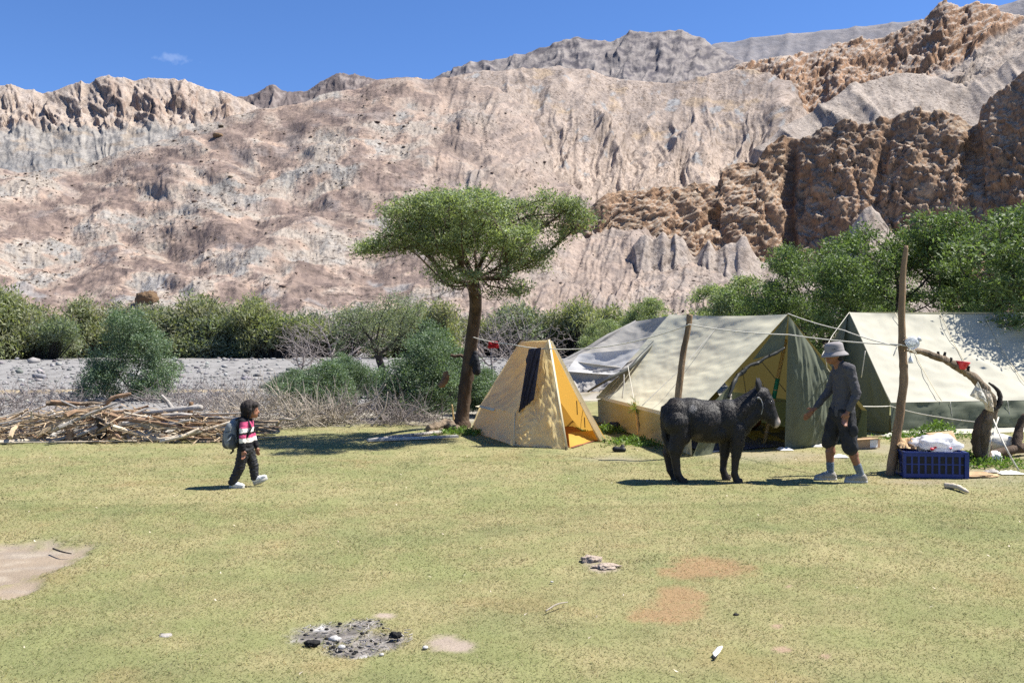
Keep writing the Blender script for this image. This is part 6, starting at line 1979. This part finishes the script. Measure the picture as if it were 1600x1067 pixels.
def scrap(u, v, w, d, mat, label, seed, cat='litter', h=.03):
    p = gd(u, v)
    o = cpatch(cat.replace(' ', '_'), p + Vector((-w / 2, -d / 2, .012)), p + Vector((w / 2, -d / 2, .014)), p + Vector((w / 2, d / 2, .014)), p + Vector((-w / 2, d / 2, .012)), mat, None, 10, 8, h, h * .7, 3, (3, 3), .02, seed)
    return tag(o, label, cat)
scrap(1226, 703, .22, .25, 'litter_white', 'white paper scrap at the foot of the green drape', 1)
scrap(1272, 698, .34, .25, 'white_cloth', 'pale rag on the ground right of the green drape foot', 2, 'rag', .05)
scrap(1312, 715, .22, .16, 'litter_white', 'white paper scrap between the man\'s legs', 3)
scrap(1250, 700, .14, .12, 'bag_black', 'small dark rag at the foot of the green drape', 4, 'rag')
scrap(1400, 682, .45, .25, 'white_cloth', 'pale cloth at the corner of the right tent', 5, 'rag', .05)
scrap(1580, 741, .30, .14, 'litter_white', 'white paper at the right frame edge below the cords', 6)
scrap(1549, 738, .18, .12, 'wood_grey', 'grey flat stone right of the crate sacking', 7, 'stone')
kn = pole('stick', [gd(1478, 762) + Vector((0, 0, .03)), gd(1496, 766) + Vector((0, 0, .04)), gd(1512, 771) + Vector((0, 0, .02))], [.035, .03, .018], 'wood_pale', None, 7, .15)
tag(kn, 'short thick pale stick in front of the blue crate', 'stick')

# shoe, dark bundle and herbs near the tents
shp = gd(968, 706)
me_, _ = skin_mesh('shoe', [('c', shp + Vector((-.07, 0, .045)), .045, shp + Vector((.06, -.02, .035)), .04), ('c', shp + Vector((.03, -.01, .05)), .04, shp + Vector((.05, 0, .09)), .03)], .012, 2)
tag(link('shoe', me_, M['black_rubber_and_shade']), 'single black shoe on the grass right of the yellow tent', 'shoe')
heap('dark_bundle', gd(968, 672) + Vector((0, 0, .05)), .28, .16, .10, 'black_rubber_and_shade', 4, 'dark bundle of rags against the khaki tent wall', 'bundle', .35)
def herb(u, v, r, h, n, label, seed):
    p = gd(u, v)
    rng = np.random.default_rng(seed)
    c = rng.normal(0, 1, (n, 3)) * np.array((r, r * .7, 0)) + np.array((p.x, p.y, 0))
    c[:, 2] = rng.uniform(.02, h, n) * np.exp(-((c[:, 0] - p.x) / (r * 1.4)) ** 2)
    V, F = leaves(c, 9, .03, .06, .022, seed, .6, .8)
    o_ = None
    o = link('herb', np_mesh('herb', V, F), M['leaf_herb'])
    tag(o, label, 'plant', 'green weeds around the tents', 'stuff')
herb(1462, 684, .30, .30, 130, 'bright green weed clump growing in front of the right tent wall', 1)
herb(1420, 686, .28, .10, 60, 'low weeds at the corner of the right tent', 2)
herb(1510, 722, .22, .14, 70, 'green weeds behind the right end of the blue crate', 3)
herb(985, 695, .30, .12, 90, 'green weeds at the foot of the khaki tent wall', 4)
herb(952, 676, .22, .14, 70, 'green weeds between the yellow tent flap and the khaki tent', 5)
herb(722, 678, .30, .10, 110, 'green weeds around the foot of the willow', 6)
herb(1560, 728, .30, .10, 70, 'green weeds below the thick log at the right frame edge', 7)

# ------------------------------------------------------------------ firewood pile
WOODS = ['wood_tan', 'wood_grey', 'wood_brown', 'wood_pale', 'wood_dead', 'wood_tan', 'wood_grey', 'wood_orange']
pile = thing('firewood_pile', 'long heap of dry branches along the left edge of the meadow', 'firewood', gd(170, 690))
po = pile.location
def pile_h(x):
    # height of the heap along its length (x from -5 to 2.3 about its middle)
    return float(np.interp(x, [-4.2, -2.2, -.9, -.2, .6, 1.2, 1.9, 2.3], [.10, .30, .62, .60, .50, .50, .40, .12]))
rp = random.Random(12)
def branch(x, y, z, ang, tilt, ln, r, mat, bend=.08):
    d = Vector((math.cos(ang) * math.cos(tilt), math.sin(ang) * math.cos(tilt), math.sin(tilt)))
    c_ = Vector((x, y, z))
    n = 4
    pts = []
    b1 = Vector((rp.uniform(-1, 1), rp.uniform(-1, 1), rp.uniform(-.6, .6))) * bend * ln
    ph = rp.uniform(.8, 1.6)
    for k in range(n + 1):
        t = k / n
        q = c_ + d * ln * (t - .5) + b1 * math.sin(t * math.pi * ph) + Vector((rp.uniform(-1, 1), rp.uniform(-1, 1), rp.uniform(-1, 1))) * r * .5
        q.z = max(q.z, r * .8)
        pts.append(q)
    rr_ = [r * (1 - .45 * k / n) * rp.uniform(.85, 1.1) for k in range(n + 1)]
    o = MB().tube(pts, rr_, 5, jitter=.12, phase=rp.uniform(0, 6)).build('branch', M[mat], pile)
    return o
for i in range(190):
    x = rp.uniform(-3.0, 2.3)
    h = pile_h(x)
    y = rp.uniform(-.15, 1.0)
    z = rp.uniform(.02, 1.0) * h * (1 - .35 * abs(y - .45))
    if x < -.9 and rp.random() < .7:       # the left end: long thin poles sloping up to the right
        branch(x + .2, y, z + .05, rp.uniform(-.15, .25), rp.uniform(.12, .38), rp.uniform(1.2, 2.6), rp.uniform(.012, .026), rp.choice(['wood_tan', 'wood_grey', 'wood_pale', 'wood_tan']), .05)
    elif x > .7:
        branch(x, y, z, rp.uniform(-.35, .35), rp.uniform(-.16, .14), rp.uniform(.6, 1.6), rp.uniform(.016, .042), rp.choice(WOODS), .05)
    else:
        branch(x, y, z, rp.uniform(-3.1, 3.1) if rp.random() < .3 else rp.uniform(-.5, .5), rp.uniform(-.5, .6), rp.uniform(.35, 1.2), rp.uniform(.015, .055), rp.choice(WOODS), .10)
# chips and twigs filling the heap
tw = MB()
for i in range(1500):
    x = rp.uniform(-3.6, 2.4); h = pile_h(x); y = rp.uniform(-.35, 1.1)
    z = rp.uniform(.01, 1.0) ** 1.6 * h * .95 + .01
    a = rp.uniform(0, 6.28); t = rp.uniform(-.5, .5); l = rp.uniform(.08, .38)
    d = Vector((math.cos(a) * math.cos(t), math.sin(a) * math.cos(t) * .7, math.sin(t))) * l * .5
    c_ = Vector((x, y, z))
    tw.tube([c_ - d, c_ + d], [rp.uniform(.004, .012), rp.uniform(.003, .007)], 3, cap=False)
o = tw.build('twigs', M['wood_tan'], pile); o['kind'] = 'stuff'
def log(pts, r, mat, label, jit=.3, name='log', n=9):
    tag(pole(name, [po + Vector(p) for p in pts], r, mat, None, n, jit), label, 'log')
log([(.95, .5, .40), (.82, .55, .60), (.70, .5, .76)], [0.049, 0.035, 0.019], 'wood_grey', 'forked grey log sticking up at the top of the firewood pile')
log([(1.45, .4, .55), (1.0, .4, .52), (.4, .45, .45)], [0.054, 0.044, 0.030], 'wood_grey', 'thick smooth grey log lying on the right half of the firewood pile')
log([(1.2, .5, .45), (1.22, .5, .64)], [0.049, 0.035], 'wood_brown', 'upright dark stump end on the right half of the firewood pile', .25)
log([(-.15, .05, .02), (-.12, .0, .30), (-.2, -.05, .42)], [0.084, 0.068, 0.030], 'bark_dark', 'dark rotten stump in the middle of the firewood pile', .3)
log([(-.62, -.12, .02), (-.6, -.12, .22)], [0.063, 0.054], 'wood_orange', 'short reddish stump at the front of the firewood pile', .25)
log([(-.25, .3, .55), (-.05, .25, .72), (.25, .3, .80)], [0.044, 0.035, 0.024], 'wood_orange', 'reddish broken root on the crest of the firewood pile', .3)
log([(.1, .1, .10), (.45, .0, .22), (.7, -.05, .42)], [0.035, 0.030, 0.022], 'wood_brown', 'brown bent branch leaning out of the middle of the pile', .2)
log([(.9, -.25, .06), (1.5, -.2, .16), (2.15, -.1, .36)], [0.027, 0.024, 0.019], 'wood_pale', 'long pale pole sloping down at the right end of the firewood pile', .08)
log([(1.0, -.35, .04), (1.35, -.3, .12), (1.6, -.2, .24)], [0.024, 0.030, 0.024], 'wood_pale', 'split pale log at the front right foot of the firewood pile', .12)
log([(-3.0, -.55, .03), (-1.6, -.50, .04), (.6, -.30, .05)], [0.009, 0.010, 0.008], 'wood_pale', 'long thin pale pole lying along the front of the firewood pile', .05, 'pole')
me_, _ = skin_mesh('bolster', [('c', gd(58, 690) + Vector((0, 0, .07)), .075, gd(92, 688) + Vector((0, 0, .07)), .085)], .015, 3, .006, 9)
tag(link('bolster', me_, M['plank_grey']), 'pale grey bolster shaped bundle on the grass before the firewood', 'bundle')
lp = pole('pole', [gd(-60, 695) + Vector((0, 0, .03)), gd(30, 693) + Vector((0, 0, .04)), gd(190, 680) + Vector((0, 0, .05))], [.03, .035, .03], 'wood_pale', None, 7, .05)
tag(lp, 'whitish pole lying at the left frame edge in front of the firewood', 'pole')

# low scrub breaking up the gravel
for (u_, v_, k_, sc_2, rt_, lb_) in ((450, 628, 1, .6, 1.0, 'grey green scrub behind the dead brush'), (540, 612, 2, .6, 4.0, 'scrub beside the trunk of the gravel bed tree'), (830, 612, 1, .9, 5.0, 'scrub behind the ridge of the yellow tent')):
    shrub(k_, u_, v_, lb_, sc_2, rt_, 'leaf_farblue', 'scrub on the gravel bars')
# dead brush tangled right of the pile and beyond it
def brush(name, u0, v0, w, d, h, n, mat, label, seed, r=.006, ln=(.25, .9)):
    rr = random.Random(seed)
    c_ = gd(u0, v0)
    mb = MB()
    for i in range(n):
        x, y = rr.uniform(-w, w), rr.uniform(-d, d)
        hh = h * (1 - .7 * (x / w) ** 2)
        p = Vector((x, y, rr.uniform(.02, .75) * hh))
        a = rr.uniform(0, 6.28); el = rr.uniform(-.2, 1.1)
        q = Vector((math.cos(a) * math.cos(el), math.sin(a) * math.cos(el) * .6, math.sin(el)))
        l = rr.uniform(*ln)
        pts = [p]
        for k in range(4):
            q = (q + Vector((rr.uniform(-1, 1), rr.uniform(-1, 1), rr.uniform(-.7, .7))) * .45).normalized()
            pts.append(pts[-1] + q * l / 4)
        r0 = r * rr.uniform(.5, 1.8)
        mb.tube(pts, [r0, r0 * .85, r0 * .7, r0 * .5, r0 * .3], 3, cap=False)
    o = mb.build(name, M[mat], None, False, c_)
    tag(o, label, 'brushwood', None, 'stuff')
brush('dead_brush', 300, 632, 1.6, .7, .45, 300, 'twig_grey', 'grey brushwood on the gravel right of the tall near shrub', 8)
brush('dead_brush', 90, 628, 1.8, .7, .4, 300, 'twig_grey', 'grey brushwood on the gravel left of the tall near shrub', 9)
brush('dead_brush', 415, 668, 1.0, .5, .75, 520, 'twig_pale', 'tangle of dead pale twigs behind the child', 1)
brush('dead_brush', 350, 655, 1.2, .6, .65, 380, 'twig_grey', 'tangle of grey twigs right of the firewood pile', 2)
brush('dead_brush', 30, 655, 1.6, .8, .55, 420, 'twig_grey', 'grey brushwood behind the left end of the firewood pile', 3)
brush('dead_brush', 575, 660, .9, .4, .45, 360, 'twig_grey', 'grey dead twigs under the shrubs left of the willow', 4)
brush('dead_brush', 500, 664, .7, .3, .35, 240, 'twig_pale', 'pale dead branches at the foot of the low shrub', 5, .009)
brush('dead_brush', 640, 664, .7, .3, .25, 200, 'twig_grey', 'grey dead twigs at the edge of the willow shade', 6)
for pts_, r_, lb in (([gd(430, 670), px(440, 655, 17.5), px(462, 655, 17.4), px(478, 640, 17.3)], [.03, .025, .02, .01], 'pale curved dead branch lying behind the child'),
                     ([px(540, 655, 18.5), px(560, 634, 18.6), px(585, 625, 18.6), px(603, 600, 18.6)], [.022, .018, .018, .008], 'thin arching dead branch in front of the gravel bed tree'),
                     ([gd(580, 666), px(600, 640, 18.3), px(606, 612, 18.3)], [.03, .022, .008], 'bare upright dead branch left of the dense shrub')):
    tag(pole('dead_branch', pts_, r_, 'twig_pale', None, 6, .1), lb, 'dead wood')

# ------------------------------------------------------------------ things lying in the meadow
bp_ = on_slope(235, 468) + Vector((0, -1.5, -.1))
heap('boulder', (bp_.x, bp_.y, bp_.z), 1.75, 1.5, 1.2, 'dust_rock', 21, 'big dark brown boulder at the foot of the debris slope', 'boulder', .5, 2.2)
bp_ = on_slope(342, 212)
heap('boulder', (bp_.x, bp_.y, bp_.z), 1.7, 1.4, .9, 'dust_rock', 14, 'dark brown outcrop boulder high on the left skyline of the slope', 'boulder', .3, 3.0)
def lump(u, v, r, mat, label, seed, cat='stone', fl=.6):
    p = gd(u, v)
    rng = np.random.default_rng(seed)
    V = ICO2_V * rng.uniform(.75, 1.2, (len(ICO2_V), 1)) * np.array((r * 1.2, r, r * fl)) + np.array((p.x, p.y, r * fl * .45))
    o = link(cat.replace(' ', '_'), np_mesh('stone', V, ICO2_F), M[mat])
    return tag(o, label, cat)
lump(523, 1000, .03, 'ash_white', 'white ashy stone lying in the burnt patch', 1)
heap('charcoal', gd(488, 1008) + Vector((0, 0, .012)), .035, .025, .018, 'charcoal', 41, 'black charred lump at the left edge of the burnt patch', 'charcoal', .5, 4)
lump(534, 1012, .02, 'ash_white', 'whitish stone at the front edge of the burnt patch', 3)
heap('charcoal', gd(618, 995) + Vector((0, 0, .012)), .035, .022, .018, 'charcoal', 42, 'black charred lump on the right side of the burnt patch', 'charcoal', .5, 4)
lump(664, 1012, .015, 'ash_white', 'small white stone beside the bare dirt right of the burnt patch', 5)
lump(596, 1023, .012, 'ash_white', 'small pale stone in front of the burnt patch', 6)
heap('clod', gd(925, 877) + Vector((0, 0, .015)), .075, .06, .03, 'clay', 31, 'crumbling pale dirt clod in the middle of the meadow', 'clod', .5, 4)
heap('clod', gd(948, 886) + Vector((0, 0, .006)), .08, .055, .018, 'clay', 32, 'smaller dirt clod right of the pale clod', 'clod', .6, 4)
lump(862, 909, .010, 'ash_white', 'tiny white pebble in the middle of the meadow', 9, 'pebble')
lump(1150, 961, .016, 'charcoal', 'tiny dark pebble right of the dead grass patches', 10, 'pebble')
lump(258, 994, .035, 'wood_grey', 'small grey dried dropping in the left foreground', 11, 'dropping', .35)
ft = thing('feather', 'white feather shaped scrap lying in the right foreground', 'feather', gd(1122, 1024), math.radians(62))
MB().add([(-.07, 0, .012), (-.03, .022, .022), (.05, .018, .03), (.085, 0, .03), (.05, -.012, .035), (-.03, -.016, .028), (0, 0, .045)], [(0, 6, 1), (1, 6, 2), (2, 6, 3), (3, 6, 4), (4, 6, 5), (5, 6, 0)]).build('vane', M['litter_white'], ft)
MB().ball((-.075, 0, .012), .012, (1.4, .8, .7), 8, 6).build('tip', M['charcoal'], ft)
tag(pole('twig', [gd(853, 957) + Vector((0, 0, .012)), gd(870, 951) + Vector((0, 0, .03)), gd(887, 944) + Vector((0, 0, .015))], [.005, .005, .003], 'twig_pale', None, 5, .1), 'thin dry twig lying in the middle foreground', 'twig')
tag(pole('twig', [gd(83, 859) + Vector((0, 0, .012)), gd(98, 866) + Vector((0, 0, .02)), gd(112, 867) + Vector((0, 0, .012))], [.008, .007, .004], 'bark_dark', None, 5, .1), 'dark twig on the bare patch at the left frame edge', 'twig')
# ash flakes and straws in the burnt patch
fk = MB()
for i in range(110):
    e = E_ASH[rp.randrange(len(E_ASH))]
    a, q = rp.uniform(0, 6.28), math.sqrt(rp.random())
    x, y = e[0] + math.cos(a) * e[2] * q, e[1] + math.sin(a) * e[3] * q
    a = rp.uniform(0, 6.28); l = rp.uniform(.015, .05)
    fk.tube([(x, y, .006), (x + math.cos(a) * l, y + math.sin(a) * l, rp.uniform(.006, .018))], [rp.uniform(.002, .004), .002], 4)
o = fk.build('burnt_twigs', M['wood_grey']); tag(o, 'grey burnt twigs and straw in the fire patch', 'twigs', None, 'stuff')
fk = MB()
for i in range(34):
    e = E_ASH[rp.randrange(len(E_ASH))]
    a, q = rp.uniform(0, 6.28), math.sqrt(rp.random())
    fk.ball((e[0] + math.cos(a) * e[2] * q, e[1] + math.sin(a) * e[3] * q, .008), rp.uniform(.005, .014), (1.2, 1, .6), 5, 4)
o = fk.build('charcoal_bits', M['charcoal']); tag(o, 'black charcoal crumbs in the fire patch', 'charcoal', None, 'stuff')
# pale leaf litter and straws scattered over the turf
fk = MB()
for i in range(260):
    Y = math.sqrt(rp.uniform(4.2 ** 2, 16 ** 2)); X = rp.uniform(-.68, .68) * Y
    if Y > lawn_edge(X) - .3:
        continue
    a = rp.uniform(0, 6.28); l = rp.uniform(.012, .035); z = .016
    fk.add([(X, Y, z), (X + math.cos(a) * l, Y + math.sin(a) * l, z + .012), (X + math.cos(a + .8) * l * .6, Y + math.sin(a + .8) * l * .6, z + .004)], [(0, 1, 2)])
o = fk.build('leaf_litter', M['wood_pale']); tag(o, 'pale dry leaf bits scattered over the turf', 'leaf litter', None, 'stuff')

# ------------------------------------------------------------------ set every group's origin at the foot of its thing
bpy.context.view_layer.update()
for o in list(scene.objects):
    if o.type == 'EMPTY' and o.parent is None and o.location.length < 1e-6 and o.children:
        pts = [c.matrix_world @ Vector(q) for c in o.children if c.type == 'MESH' for q in c.bound_box]
        lo = Vector([min(p[i] for p in pts) for i in range(3)])
        hi = Vector([max(p[i] for p in pts) for i in range(3)])
        base = Vector(((lo.x + hi.x) / 2, (lo.y + hi.y) / 2, lo.z))
        o.location = base
        for c in o.children:
            c.location = c.location - base
